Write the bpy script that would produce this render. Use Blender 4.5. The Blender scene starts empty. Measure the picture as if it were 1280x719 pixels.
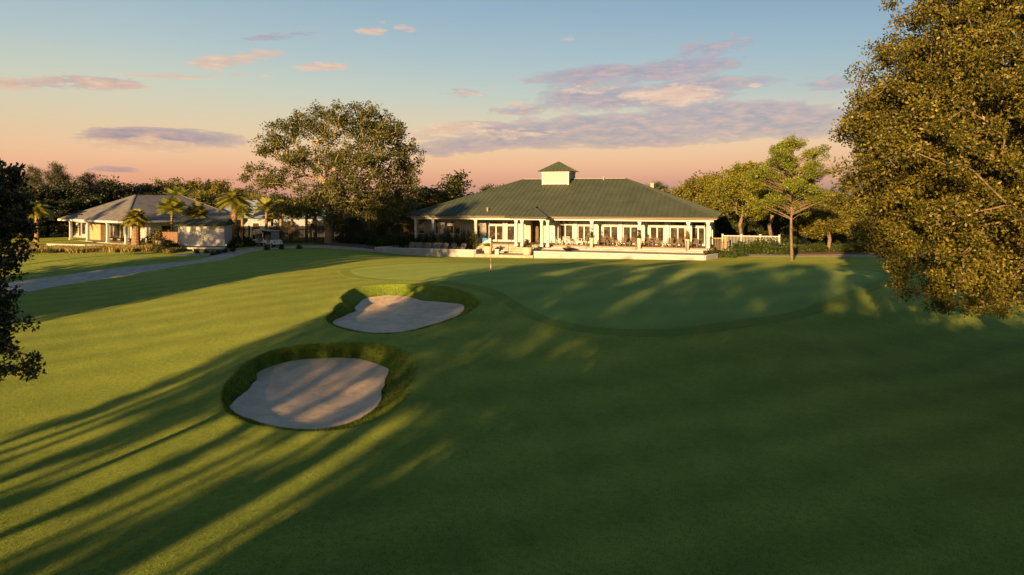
import bpy, math, random
import numpy as np
R = math.radians
F, U0, V0, H = 853.0, 640.0, 247.0, 7.0        # photograph: focal length, principal column, horizon row, camera height
SUN_AZ, SUN_EL = R(25.7), R(10.0)               # light travels this way (from +Y towards +X)
scene = bpy.context.scene
COL = scene.collection

# ------------------------------------------------------------------ helpers
def wpt(u, Y):                                   # ground position of a bearing at a distance
    return ((u - U0) / F * Y, Y)

def link(o, parent=None):
    COL.objects.link(o)
    if parent is not None: o.parent = parent
    return o

def tag(o, label=None, cat=None, group=None, kind=None):
    if label: o['label'] = label
    if cat: o['category'] = cat
    if group: o['group'] = group
    if kind: o['kind'] = kind
    return o

def thing(name, label, cat, loc=(0, 0, 0), rz=0.0, group=None):
    o = bpy.data.objects.new(name, None)
    o.location = loc; o.rotation_euler = (0, 0, rz)
    link(o); tag(o, label, cat, group)
    return o

def copy_tree(o, parent=None):
    c = o.copy(); COL.objects.link(c); c.parent = parent
    for ch in [x for x in o.children]:
        copy_tree(ch, c)
    return c

def place(proto, used, loc, rz=0.0, sc=None, label=None, group=None):
    if proto.name in used:
        o = copy_tree(proto)
    else:
        o = proto; used.add(proto.name)
    o.location = loc; o.rotation_euler = (0, 0, rz)
    if sc is not None: o.scale = sc if hasattr(sc, '__len__') else (sc, sc, sc)
    if label: o['label'] = label
    if group: o['group'] = group
    return o

def fast_mesh(name, V, Q, mats, mi=None, smooth=False):
    V = np.asarray(V, dtype=np.float32); Q = np.asarray(Q, dtype=np.int32)
    k = Q.shape[1]
    me = bpy.data.meshes.new(name)
    me.vertices.add(len(V)); me.vertices.foreach_set('co', V.ravel())
    me.loops.add(Q.size); me.loops.foreach_set('vertex_index', Q.ravel())
    me.polygons.add(len(Q))
    me.polygons.foreach_set('loop_start', np.arange(0, Q.size, k, dtype=np.int32))
    if mi is not None: me.polygons.foreach_set('material_index', np.asarray(mi, dtype=np.int32))
    me.polygons.foreach_set('use_smooth', np.full(len(Q), smooth, dtype=bool))
    for m in (mats if isinstance(mats, (list, tuple)) else [mats]): me.materials.append(m)
    me.update(calc_edges=True)
    return me

def obj(name, me, parent=None):
    return link(bpy.data.objects.new(name, me), parent)

class MB:
    def __init__(s): s.v = []; s.f = []; s.m = []; s.cur = 0
    def face(s, pts):
        n = len(s.v); s.v += [tuple(p) for p in pts]; s.f.append(tuple(range(n, n + len(pts)))); s.m.append(s.cur)
    def box(s, x0, x1, y0, y1, z0, z1):
        n = len(s.v)
        s.v += [(x0,y0,z0),(x1,y0,z0),(x1,y1,z0),(x0,y1,z0),(x0,y0,z1),(x1,y0,z1),(x1,y1,z1),(x0,y1,z1)]
        for f in ((0,3,2,1),(4,5,6,7),(0,1,5,4),(1,2,6,5),(2,3,7,6),(3,0,4,7)):
            s.f.append(tuple(n + i for i in f)); s.m.append(s.cur)
        return s
    def bar(s, a, b, w, h=None):                 # rectangular bar from a to b
        h = h or w
        a = np.array(a, float); b = np.array(b, float); d = b - a; L = np.linalg.norm(d); d /= L
        up = np.array((0, 0, 1.0)) if abs(d[2]) < .95 else np.array((0, 1.0, 0))
        sx = np.cross(d, up); sx /= np.linalg.norm(sx); sy = np.cross(sx, d)
        n = len(s.v)
        for p in (a, b):
            for (i, j) in ((-1,-1),(1,-1),(1,1),(-1,1)):
                s.v.append(tuple(p + sx * i * w / 2 + sy * j * h / 2))
        for f in ((0,1,2,3),(7,6,5,4),(0,4,5,1),(1,5,6,2),(2,6,7,3),(3,7,4,0)):
            s.f.append(tuple(n + i for i in f)); s.m.append(s.cur)
        return s
    def lathe(s, prof, cx=0, cy=0, n=14, cap=True):  # prof: list of (r, z)
        b = len(s.v)
        for (r, z) in prof:
            for i in range(n):
                a = 2 * math.pi * i / n
                s.v.append((cx + r * math.cos(a), cy + r * math.sin(a), z))
        for j in range(len(prof) - 1):
            for i in range(n):
                k = (i + 1) % n
                s.f.append((b + j*n + i, b + j*n + k, b + (j+1)*n + k, b + (j+1)*n + i)); s.m.append(s.cur)
        if cap:
            s.f.append(tuple(b + (len(prof)-1)*n + i for i in range(n))); s.m.append(s.cur)
            s.f.append(tuple(b + i for i in reversed(range(n)))); s.m.append(s.cur)
        return s
    def tube(s, pts, rad, n=8):
        pts = [np.array(p, float) for p in pts]
        b = len(s.v)
        for i, p in enumerate(pts):
            d = pts[min(i+1, len(pts)-1)] - pts[max(i-1, 0)]; d /= max(1e-9, np.linalg.norm(d))
            up = np.array((0, 0, 1.0)) if abs(d[2]) < .95 else np.array((0, 1.0, 0))
            sx = np.cross(d, up); sx /= np.linalg.norm(sx); sy = np.cross(sx, d)
            r = rad[i] if hasattr(rad, '__len__') else rad
            for k in range(n):
                a = 2 * math.pi * k / n
                s.v.append(tuple(p + sx * r * math.cos(a) + sy * r * math.sin(a)))
        for j in range(len(pts) - 1):
            for i in range(n):
                k = (i + 1) % n
                s.f.append((b + j*n + i, b + j*n + k, b + (j+1)*n + k, b + (j+1)*n + i)); s.m.append(s.cur)
        s.f.append(tuple(b + (len(pts)-1)*n + i for i in range(n))); s.m.append(s.cur)
        s.f.append(tuple(b + i for i in reversed(range(n)))); s.m.append(s.cur)
        return s
    def build(s, name, mats, parent=None, smooth=False, bevel=0):
        me = bpy.data.meshes.new(name)
        me.from_pydata(s.v, [], s.f)
        for m in (mats if isinstance(mats, (list, tuple)) else [mats]): me.materials.append(m)
        me.polygons.foreach_set('material_index', s.m)
        me.polygons.foreach_set('use_smooth', [smooth] * len(s.f))
        me.update()
        o = obj(name, me, parent)
        if bevel:
            b = o.modifiers.new('bevel', 'BEVEL'); b.width = bevel; b.segments = 2; b.limit_method = 'ANGLE'
        return o

# ------------------------------------------------------------------ materials
def new_mat(name):
    m = bpy.data.materials.new(name); m.use_nodes = True
    nt = m.node_tree; nt.nodes.clear()
    out = nt.nodes.new('ShaderNodeOutputMaterial')
    return m, nt, out

def N(nt, t, **kw):
    n = nt.nodes.new(t)
    for k, v in kw.items():
        if k in n.inputs: n.inputs[k].default_value = v
        else: setattr(n, k, v)
    return n

def L(nt, a, b): nt.links.new(a, b)

def ramp(nt, fac, stops, interp='LINEAR'):
    r = nt.nodes.new('ShaderNodeValToRGB'); r.color_ramp.interpolation = interp
    el = r.color_ramp.elements
    while len(el) > 1: el.remove(el[-1])
    el[0].position = stops[0][0]; el[0].color = (*stops[0][1], 1)
    for p, c in stops[1:]:
        e = el.new(p); e.color = (*c, 1)
    L(nt, fac, r.inputs[0])
    return r.outputs[0]

def noise(nt, scale, detail=4, rough=.55, coord=None, stretch=None):
    tc = nt.nodes.new('ShaderNodeTexCoord')
    src = tc.outputs[coord or 'Object']
    if stretch:
        mp = nt.nodes.new('ShaderNodeMapping'); mp.inputs['Scale'].default_value = stretch
        L(nt, src, mp.inputs[0]); src = mp.outputs[0]
    n = nt.nodes.new('ShaderNodeTexNoise'); n.inputs['Scale'].default_value = scale
    n.inputs['Detail'].default_value = detail; n.inputs['Roughness'].default_value = rough
    L(nt, src, n.inputs['Vector'])
    return n.outputs[0]

def mixc(nt, fac, a, b, mode='MIX'):
    m = nt.nodes.new('ShaderNodeMix'); m.data_type = 'RGBA'; m.blend_type = mode
    for i, x in ((0, fac), (6, a), (7, b)):
        if isinstance(x, (int, float)): m.inputs[i].default_value = x
        elif isinstance(x, (tuple, list)): m.inputs[i].default_value = (*x, 1)
        else: L(nt, x, m.inputs[i])
    return m.outputs[2]

def math_(nt, op, a, b=None, c=None, clamp=False):
    m = nt.nodes.new('ShaderNodeMath'); m.operation = op; m.use_clamp = clamp
    for i, x in enumerate((a, b, c)):
        if x is None: continue
        if isinstance(x, (int, float)): m.inputs[i].default_value = x
        else: L(nt, x, m.inputs[i])
    return m.outputs[0]

def surf(name, col, rough=.6, var=.18, nscale=3, bump=0.0, bscale=30, metal=0.0, spec=.4, col2=None, coat=0):
    m, nt, out = new_mat(name)
    b = N(nt, 'ShaderNodeBsdfPrincipled', Roughness=rough, Metallic=metal)
    b.inputs['Specular IOR Level'].default_value = spec
    if coat: b.inputs['Coat Weight'].default_value = coat
    n1 = noise(nt, nscale, 6)
    c2 = col2 or tuple(c * (1 - var * 1.6) for c in col)
    hi = tuple(min(1, c * (1 + var * .6)) for c in col)
    cc = ramp(nt, n1, [(.3, c2), (.55, col), (.75, hi)])
    L(nt, cc, b.inputs['Base Color'])
    if bump:
        bn = N(nt, 'ShaderNodeBump', Strength=bump, Distance=.02)
        L(nt, noise(nt, bscale, 4), bn.inputs['Height']); L(nt, bn.outputs[0], b.inputs['Normal'])
    L(nt, b.outputs[0], out.inputs[0])
    return m

def leaf_mat(name, c1, c2, c3, transl=.35, rough=.5, nscale=.5):
    m, nt, out = new_mat(name)
    g = nt.nodes.new('ShaderNodeNewGeometry')
    base = ramp(nt, g.outputs['Random Per Island'], [(0, c1), (.5, c2), (1, c3)])
    n1 = noise(nt, nscale, 3)
    oi = nt.nodes.new('ShaderNodeObjectInfo')
    v = math_(nt, 'MULTIPLY_ADD', n1, 2.0, .0)
    v = math_(nt, 'MULTIPLY', v, math_(nt, 'MULTIPLY_ADD', oi.outputs['Random'], .35, .82))
    hs = N(nt, 'ShaderNodeHueSaturation'); L(nt, v, hs.inputs['Value']); L(nt, base, hs.inputs['Color'])
    L(nt, math_(nt, 'MULTIPLY_ADD', oi.outputs['Random'], .03, .485), hs.inputs['Hue'])
    b = N(nt, 'ShaderNodeBsdfPrincipled', Roughness=rough); b.inputs['Specular IOR Level'].default_value = .35
    L(nt, hs.outputs[0], b.inputs['Base Color'])
    t = nt.nodes.new('ShaderNodeBsdfTranslucent'); L(nt, hs.outputs[0], t.inputs[0])
    mx = nt.nodes.new('ShaderNodeMixShader'); mx.inputs[0].default_value = transl
    L(nt, b.outputs[0], mx.inputs[1]); L(nt, t.outputs[0], mx.inputs[2]); L(nt, mx.outputs[0], out.inputs[0])
    return m

def grass_mat(name, lo, mid, hi, stripe=0.0, bump=1.0, fine=55.0):
    """mown turf: colour varies in patches, mowing lines and tufts; the bump stands for upright blades"""
    m, nt, out = new_mat(name)
    big = noise(nt, .045, 5, .55)
    med = noise(nt, .7, 5, .6)
    tuft = noise(nt, 6.0, 4, .7)
    fin = noise(nt, fine, 3, .8)
    s = math_(nt, 'ADD', math_(nt, 'MULTIPLY', big, .30), math_(nt, 'MULTIPLY', med, .20))
    s = math_(nt, 'ADD', s, math_(nt, 'MULTIPLY', tuft, .24))
    s = math_(nt, 'ADD', s, math_(nt, 'MULTIPLY', fin, .26))
    if stripe:
        w = N(nt, 'ShaderNodeTexWave', Scale=.11, Distortion=1.2); w.inputs['Detail'].default_value = 2
        tc = nt.nodes.new('ShaderNodeTexCoord'); mp = nt.nodes.new('ShaderNodeMapping')
        mp.inputs['Rotation'].default_value = (0, 0, R(64)); L(nt, tc.outputs['Object'], mp.inputs[0]); L(nt, mp.outputs[0], w.inputs[0])
        s = math_(nt, 'ADD', s, math_(nt, 'MULTIPLY_ADD', w.outputs[1], stripe, -stripe / 2))
    c = ramp(nt, s, [(.36, lo), (.5, mid), (.64, hi)])
    b = N(nt, 'ShaderNodeBsdfPrincipled', Roughness=.85); b.inputs['Specular IOR Level'].default_value = .06
    b.inputs['Sheen Weight'].default_value = .12; b.inputs['Sheen Roughness'].default_value = .6
    b.inputs['Sheen Tint'].default_value = (.75, .75, .15, 1)
    L(nt, c, b.inputs['Base Color'])
    bn = N(nt, 'ShaderNodeBump', Strength=bump, Distance=.03); L(nt, fin, bn.inputs['Height'])
    b2 = N(nt, 'ShaderNodeBump', Strength=.7, Distance=.08); L(nt, tuft, b2.inputs['Height']); L(nt, b2.outputs[0], bn.inputs['Normal'])
    L(nt, bn.outputs[0], b.inputs['Normal']); L(nt, b.outputs[0], out.inputs[0])
    return m

M = {}
M['turf'] = grass_mat('turf', (.088, .155, .028), (.187, .262, .044), (.30, .36, .06), .06)
M['green'] = grass_mat('green_turf', (.13, .225, .055), (.17, .28, .068), (.22, .33, .078), .08, .7, 70)
M['collar'] = grass_mat('collar_turf', (.078, .145, .028), (.132, .21, .038), (.19, .265, .046), 0)
M['lip'] = grass_mat('lip_turf', (.07, .12, .016), (.12, .19, .026), (.19, .26, .036), 0, 1.0, 30)
M['blade'] = leaf_mat('blade', (.08, .12, .012), (.13, .18, .02), (.2, .24, .03), .4)
M['gold_blade'] = leaf_mat('gold_blade', (.12, .11, .03), (.24, .2, .06), (.34, .26, .09), .4)

def sand_mat():
    m, nt, out = new_mat('sand')
    c = ramp(nt, noise(nt, 1.2, 7, .6), [(.3, (.52, .41, .29)), (.5, (.66, .53, .375)), (.7, (.76, .61, .44))])
    sp = ramp(nt, noise(nt, 60, 3, .8), [(.35, (.55, .55, .55)), (.6, (1, 1, 1))])
    b = N(nt, 'ShaderNodeBsdfPrincipled', Roughness=.95); b.inputs['Specular IOR Level'].default_value = .1
    L(nt, mixc(nt, .6, c, sp, 'MULTIPLY'), b.inputs['Base Color'])
    tc = nt.nodes.new('ShaderNodeTexCoord')
    w = N(nt, 'ShaderNodeTexWave', Scale=5.5, Distortion=3.0); w.inputs['Detail'].default_value = 3; w.inputs['Detail Scale'].default_value = .6
    L(nt, tc.outputs['Object'], w.inputs[0])
    b1 = N(nt, 'ShaderNodeBump', Strength=.16, Distance=.02); L(nt, w.outputs[1], b1.inputs['Height'])
    b3 = N(nt, 'ShaderNodeBump', Strength=.6, Distance=.08); L(nt, noise(nt, 3.4, 4), b3.inputs['Height']); L(nt, b1.outputs[0], b3.inputs['Normal'])
    b2 = N(nt, 'ShaderNodeBump', Strength=.9, Distance=.02); L(nt, noise(nt, 45, 4, .8), b2.inputs['Height']); L(nt, b3.outputs[0], b2.inputs['Normal'])
    L(nt, b2.outputs[0], b.inputs['Normal']); L(nt, b.outputs[0], out.inputs[0])
    return m
M['sand'] = sand_mat()
M['path'] = surf('path_concrete', (.44, .38, .31), .9, .25, 2.0, .5, 40)
M['gravel'] = surf('gravel', (.36, .33, .30), .95, .35, 8.0, .9, 25)
M['dry_bank'] = grass_mat('dry_bank', (.07, .06, .02), (.15, .11, .04), (.24, .17, .07), 0, 1.0, 25)
M['mulch'] = surf('pine_straw', (.16, .085, .04), .95, .4, 5.0, .9, 30)
M['bark'] = surf('bark', (.17, .13, .10), .9, .45, 5.0, .9, 12)
M['bark_pale'] = surf('bark_pale', (.33, .26, .19), .9, .35, 4.0, .8, 10)
M['palm_trunk'] = surf('palm_trunk', (.27, .18, .10), .95, .5, 9.0, 1.0, 14)
M['oak_leaf'] = leaf_mat('oak_leaf', (.024, .036, .006), (.082, .078, .010), (.185, .145, .02), .25, .45, .9)
M['dark_leaf'] = leaf_mat('dark_leaf', (.02, .032, .010), (.036, .052, .014), (.065, .08, .02), .2)
M['ficus_leaf'] = leaf_mat('ficus_leaf', (.05, .065, .016), (.085, .10, .022), (.14, .14, .035), .35)
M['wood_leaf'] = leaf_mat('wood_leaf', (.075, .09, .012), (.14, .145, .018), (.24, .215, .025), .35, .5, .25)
M['wood_leaf_shade'] = leaf_mat('wood_leaf_shade', (.02, .034, .010), (.035, .055, .014), (.06, .08, .02), .25, .5, .25)  # darker copy of the wood leaf, shade put into its colour
M['pine_leaf'] = leaf_mat('pine_leaf', (.07, .10, .012), (.13, .155, .02), (.22, .22, .03), .3)
M['deep_shade_leaf'] = leaf_mat('deep_shade_leaf', (.010, .018, .006), (.018, .03, .009), (.035, .05, .013), .2)  # shade over the left wood is put into this leaf colour
M['palm_leaf'] = leaf_mat('palm_leaf', (.13, .16, .022), (.22, .235, .03), (.33, .31, .045), .35)
M['shrub_leaf'] = leaf_mat('shrub_leaf', (.025, .045, .012), (.045, .075, .018), (.08, .105, .025), .3, .5, 1.2)
M['spiky_leaf'] = leaf_mat('spiky_leaf', (.03, .045, .02), (.05, .07, .03), (.08, .09, .04), .25)
M['yellow_leaf'] = leaf_mat('yellow_leaf', (.12, .13, .02), (.2, .18, .03), (.3, .24, .05), .4, .5, 1.2)

def clapboard(name, col):
    m, nt, out = new_mat(name)
    tc = nt.nodes.new('ShaderNodeTexCoord'); sp = nt.nodes.new('ShaderNodeSeparateXYZ'); L(nt, tc.outputs['Object'], sp.inputs[0])
    fr = math_(nt, 'FRACT', math_(nt, 'MULTIPLY', sp.outputs[2], 6.0))
    b = N(nt, 'ShaderNodeBsdfPrincipled', Roughness=.55)
    c = ramp(nt, noise(nt, 2.5, 6), [(.3, tuple(x * .88 for x in col)), (.6, col)])
    L(nt, c, b.inputs['Base Color'])
    bn = N(nt, 'ShaderNodeBump', Strength=.8, Distance=.02); L(nt, fr, bn.inputs['Height'])
    L(nt, bn.outputs[0], b.inputs['Normal']); L(nt, b.outputs[0], out.inputs[0])
    return m
M['siding'] = clapboard('white_siding', (.36, .375, .42))
M['white'] = surf('white_paint', (.48, .495, .54), .5, .07, 2.0)
M['white_wall'] = surf('white_masonry', (.37, .38, .405), .8, .14, 1.5, .3, 20)
M['tan'] = surf('tan_boards', (.40, .31, .20), .6, .15, 3.0)
M['deck'] = surf('deck_boards', (.22, .16, .11), .7, .2, 4.0)
M['paver'] = surf('pavers', (.38, .34, .30), .85, .2, 3.0, .3, 12)
M['roof'] = surf('green_metal_roof', (.067, .086, .058), .6, .12, .5, 0, 1, 0, .12)
M['roof_trim'] = surf('roof_trim', (.10, .13, .09), .45, .1, 1.0, 0, 1, .3)
M['roof_grey'] = surf('grey_shingle_roof', (.145, .145, .15), .8, .2, 1.2, .6, 12)
M['dark_trim'] = surf('dark_trim', (.05, .04, .03), .6, .1)
M['soffit'] = surf('soffit', (.30, .26, .21), .7, .08)
M['metal_dark'] = surf('dark_metal', (.03, .03, .03), .4, .1, 3, 0, 1, .6)
M['brown_wood'] = surf('brown_wood', (.10, .07, .045), .65, .25, 6.0)
M['grey_wood'] = surf('grey_wood', (.22, .21, .20), .75, .25, 6.0)
M['dark_fabric'] = surf('dark_fabric', (.05, .045, .04), .9, .15, 6.0)
M['pot'] = surf('pale_clay', (.52, .46, .39), .8, .12, 5.0, .2, 20)
M['soil'] = surf('soil', (.05, .035, .025), .95, .2)
M['cart_body'] = surf('cart_body', (.60, .60, .58), .3, .05, 2, 0, 1, 0, .5, None, .5)
M['cart_roof'] = surf('cart_roof', (.42, .38, .32), .5, .08)
M['cart_seat'] = surf('cart_seat', (.30, .25, .19), .7, .1)
M['rubber'] = surf('rubber', (.02, .02, .02), .85, .1)
M['brick'] = surf('brown_brick', (.20, .12, .08), .85, .3, 6.0, .5, 20)
M['shaded_wall'] = surf('shade_blue_wall', (.20, .25, .31), .6, .08)  # bluish shade on the outbuilding put into its wall and roof colour
M['hedge_fence'] = surf('weathered_fence', (.07, .055, .045), .85, .25, 5.0)
M['flag_blue'] = surf('flag_blue', (.05, .22, .48), .8, .05)
M['flag_white'] = surf('flag_white', (.75, .75, .73), .8, .03)
M['rod'] = surf('flagstick', (.72, .52, .42), .4, .03)

def glass_mat(name, tint=(.045, .04, .035)):
    m, nt, out = new_mat(name)
    b = N(nt, 'ShaderNodeBsdfPrincipled', Roughness=.06); b.inputs['Specular IOR Level'].default_value = .9
    tc = nt.nodes.new('ShaderNodeTexCoord')
    v = N(nt, 'ShaderNodeTexVoronoi', Scale=1.3); L(nt, tc.outputs['Object'], v.inputs['Vector'])
    c = ramp(nt, noise(nt, 1.7, 5, .7), [(.38, tuple(x * .5 for x in tint)), (.55, tint), (.68, tuple(x * 3.5 for x in tint))])
    L(nt, c, b.inputs['Base Color']); L(nt, b.outputs[0], out.inputs[0])
    return m
M['glass'] = glass_mat('window_glass')
# ------------------------------------------------------------------ terrain
CP = [(-30,-60,-.5),(0,-60,-1),(40,-60,-1),(-60,0,0),(60,0,-1),
 (-15,12,-.6),(0,12,-1.0),(15,12,-1.2),(-24,20,-.2),(-8,19,-.55),(3,20,-.9),(15,20,-1.2),(8,26,-.8),
 (-6.5,21.4,-.4),(-5.5,28.6,.9),(-10.2,24.4,.05),(-3.8,26.2,.3),(-5.4,30.9,.85),(-6.9,41.9,1.6),(-8.9,33.3,1.0),(-1.6,37.3,1.4),
 (-1.6,50,1.72),(5.4,32.5,.75),(0,36.2,1.2),(12,34,.75),(12,45,1.3),(20,42,.9),(27,50.5,1.15),(-2.7,57,1.55),(17,57,1.25),(5,50,1.6),
 (5,27,-.4),(17.7,32.8,-.75),(29,40.7,-.2),(26,32,-.7),(40,50,.2),(25,20,-1.2),
 (-20,31.7,.2),(-23,29,.0),(-21.2,41,.6),(-17.8,48.9,1.1),(-15.3,62,1.3),(-24.7,54,.8),(-19.5,69.2,1.35),(-28.6,49.8,.4),(-33,40,.1),
 (-37.8,50.4,.1),(-36,59.2,.2),(-32.6,71.3,.45),(-42.5,62,.75),(-41,66.5,1.0),(-37.5,70.5,.85),(-50,60,.4),(-55,72,1.0),(-49,85,.95),(-60,95,1.0),(-30,79,1.25),(-22,80,1.2),
 (-13.5,79.5,.3),(-6,76.5,.3),(2,74.5,.35),(10,71.5,.5),(18,68.5,.65),(-14,72,.9),(-4,66,1.1),(8,64,.95),
 (29,70,.5),(26,75,.6),(40,73,.6),(40,62,.5),(55,70,.5),(-20,90,1.1),(0,95,.8),(30,95,.6),(60,95,.5),(-80,80,1),
 (-100,130,1),(0,130,.8),(100,130,.6),(-200,200,1),(0,250,1),(200,200,.8),(-200,0,.5),(200,0,-.5),(0,-200,-1),(0,1500,1),(-1500,0,1),(1500,0,1)]
CPa = np.array(CP, float)
def _k(r): return np.sqrt(r * r + 9.0)
_n = len(CPa)
_A = np.zeros((_n + 3, _n + 3))
_A[:_n, :_n] = _k(np.linalg.norm(CPa[:, None, :2] - CPa[None, :, :2], axis=2)) - np.eye(_n) * .15
_A[:_n, _n] = 1; _A[:_n, _n+1:] = CPa[:, :2]; _A[_n, :_n] = 1; _A[_n+1:, :_n] = CPa[:, :2].T
_w = np.linalg.solve(_A, np.concatenate([CPa[:, 2], np.zeros(3)]))
def hz(x, y):
    x = np.asarray(x, float); y = np.asarray(y, float)
    sh = np.broadcast(x, y).shape
    x = np.broadcast_to(x, sh).ravel(); y = np.broadcast_to(y, sh).ravel()
    r = np.sqrt((x[:, None] - CPa[None, :, 0])**2 + (y[:, None] - CPa[None, :, 1])**2)
    z = _k(r) @ _w[:_n] + _w[_n] + _w[_n+1] * x + _w[_n+2] * y
    z = z + .035 * np.sin(x * .31 + y * .17) + .03 * np.sin(x * .13 - y * .29 + 1)
    z = np.clip(z, -2.5, 2.2)
    return z.reshape(sh)
def gz(x, y): return float(hz(x, y))
def ground_hit(u, v, dz=0.0):                    # photograph point -> place on the ground
    Y0, Y1 = 8.0, 140.0
    Ys = np.linspace(Y0, Y1, 700); X = (u - U0) / F * Ys
    z = hz(X, Ys) + dz
    ray = H - (v - V0) / F * Ys
    d = ray - z
    i = int(np.argmax(d < 0)) if (d < 0).any() else len(Ys) - 1
    t = d[i-1] / (d[i-1] - d[i]) if i > 0 else 0
    Y = Ys[i-1] + t * (Ys[i] - Ys[i-1])
    return ((u - U0) / F * Y, Y, H - (v - V0) / F * Y)

rim2 = [(277.6,504),(279,490),(292,471),(308,455),(333,442),(365,434),(404,431),(439,430),(474,431),(497,437),(513,447),(518,461),(513,483),(497,508),(471,527),(439,537),(394,541),(343,537),(308,529),(287,519)]
snd2 = [(321,458),(346,449),(375,445),(426,445),(465,453),(487,461),(481,474),(476,490),(473,506),(458,519),(433,531),(397,538),(356,536),(317,526),(292,516),(286,509),(295,499),(311,487),(322,474)]
rim1 = [(407,399),(417,390),(429,378),(433,367),(445,360),(477,357),(509,356.5),(548,358),(573,363.5),(593,372),(600,380),(590,389),(567,399),(541,408),(509,416.4),(477,419.5),(445,416.5),(418,408.5)]
snd1 = [(415,404),(429.5,395.6),(445.5,389),(449,379.6),(458,372),(484,369),(506,370),(525,375.5),(554,378),(577,380),(577.5,391),(558,400),(532,408.5),(497,416.5),(465,417),(439,412.5)]

def resample(poly, c, n):                        # closed outline as radius over bearing
    p = np.array(poly); d = p - c; a = np.arctan2(d[:, 1], d[:, 0]); r = np.hypot(d[:, 0], d[:, 1])
    o = np.argsort(a); a = a[o]; r = r[o]
    a3 = np.concatenate([a - 2*np.pi, a, a + 2*np.pi]); r3 = np.tile(r, 3)
    th = np.linspace(-np.pi, np.pi, n, endpoint=False)
    rr = np.interp(th, a3, r3)
    for _ in range(3):
        rr = (np.roll(rr, 1) + 2 * rr + np.roll(rr, -1)) / 4
    return th, rr

class Bunker: pass
def prep_bunker(rim_px, snd_px, depth):
    b = Bunker()
    rim = np.array([ground_hit(u, v)[:2] for u, v in rim_px])
    c = rim.mean(0); b.c = c; b.n = 220
    b.th, b.rr = resample(rim, c, b.n)
    vs = np.array([v for _, v in snd_px]); vmin, vmax = vs.min(), vs.max()
    us = [u for u, _ in snd_px]; um = (min(us) + max(us)) / 2; uw = (max(us) - min(us)) / 2
    pts = []
    for (u, v) in snd_px:
        fr = (vmax - v) / (vmax - vmin)
        d = .10 + depth * min(1, fr * 1.4 + .15 * abs(u - um) / uw)
        pts.append(ground_hit(u, v, -d))
    pts = np.array(pts)
    b.th, b.rs = resample(pts[:, :2], c, b.n)
    b.rs = np.minimum(b.rs, b.rr - .10)
    a = np.arctan2(pts[:, 1] - c[1], pts[:, 0] - c[0]); o = np.argsort(a)
    b.zs = np.interp(b.th, np.concatenate([a[o] - 2*np.pi, a[o], a[o] + 2*np.pi]), np.tile(pts[o, 2], 3))
    for _ in range(6): b.zs = (np.roll(b.zs, 1) + 2 * b.zs + np.roll(b.zs, -1)) / 4
    return b
B1 = prep_bunker(rim1, snd1, .42); B2 = prep_bunker(rim2, snd2, .46)
def inside(b, x, y, grow=0.0):
    dx = x - b.c[0]; dy = y - b.c[1]; a = np.arctan2(dy, dx)
    r = np.interp(a, np.concatenate([b.th, [np.pi]]), np.concatenate([b.rr, [b.rr[0]]]))
    return np.hypot(dx, dy) < r + grow

def growth(start, step, k, lim):
    out = []; x = start; s = step
    while abs(x) < lim:
        x += s; s *= k; out.append(x)
    return out
xs = np.concatenate([growth(-46, -.45, 1.12, 2500)[::-1], np.arange(-46, 36.01, .3), growth(36, .45, 1.12, 2500)])
ys = np.concatenate([growth(10, -.45, 1.15, 2500)[::-1], np.arange(10, 64, .28), np.arange(64, 98, .5), growth(98, .7, 1.12, 3000)])
GX, GY = np.meshgrid(xs, ys)
GZ = hz(GX, GY)
def terr(x, y):                                   # exactly the height of the built sheet's grid (bilinear)
    x = np.asarray(x, float); y = np.asarray(y, float)
    i = np.clip(np.searchsorted(xs, x) - 1, 0, len(xs) - 2); j = np.clip(np.searchsorted(ys, y) - 1, 0, len(ys) - 2)
    fx = (x - xs[i]) / (xs[i+1] - xs[i]); fy = (y - ys[j]) / (ys[j+1] - ys[j])
    return GZ[j, i]*(1-fx)*(1-fy) + GZ[j, i+1]*fx*(1-fy) + GZ[j+1, i]*(1-fx)*fy + GZ[j+1, i+1]*fx*fy
def tz(x, y): return float(terr(x, y))
nx, ny = len(xs), len(ys)
idx = np.arange(nx * ny).reshape(ny, nx)
Q = np.stack([idx[:-1, :-1], idx[:-1, 1:], idx[1:, 1:], idx[1:, :-1]], -1).reshape(-1, 4)
V = np.stack([GX, GY, GZ], -1).reshape(-1, 3)
ins = inside(B1, V[:, 0], V[:, 1], .12) | inside(B2, V[:, 0], V[:, 1], .12)
Q = Q[~ins[Q].any(1)]
lawn = obj('lawn', fast_mesh('lawn', V, Q, M['turf'], smooth=True)); tag(lawn, kind='structure')

def ring_sheet(name, rings, mat, close_center=None, smooth=True):
    V = np.concatenate(rings); n = len(rings[0]); Qs = []
    for j in range(len(rings) - 1):
        i = np.arange(n); k = (i + 1) % n
        Qs.append(np.stack([j*n + i, j*n + k, (j+1)*n + k, (j+1)*n + i], -1))
    Qs = np.concatenate(Qs)
    o = obj(name, fast_mesh(name, V, Qs, mat, smooth=smooth)); tag(o, kind='structure')
    return o

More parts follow.
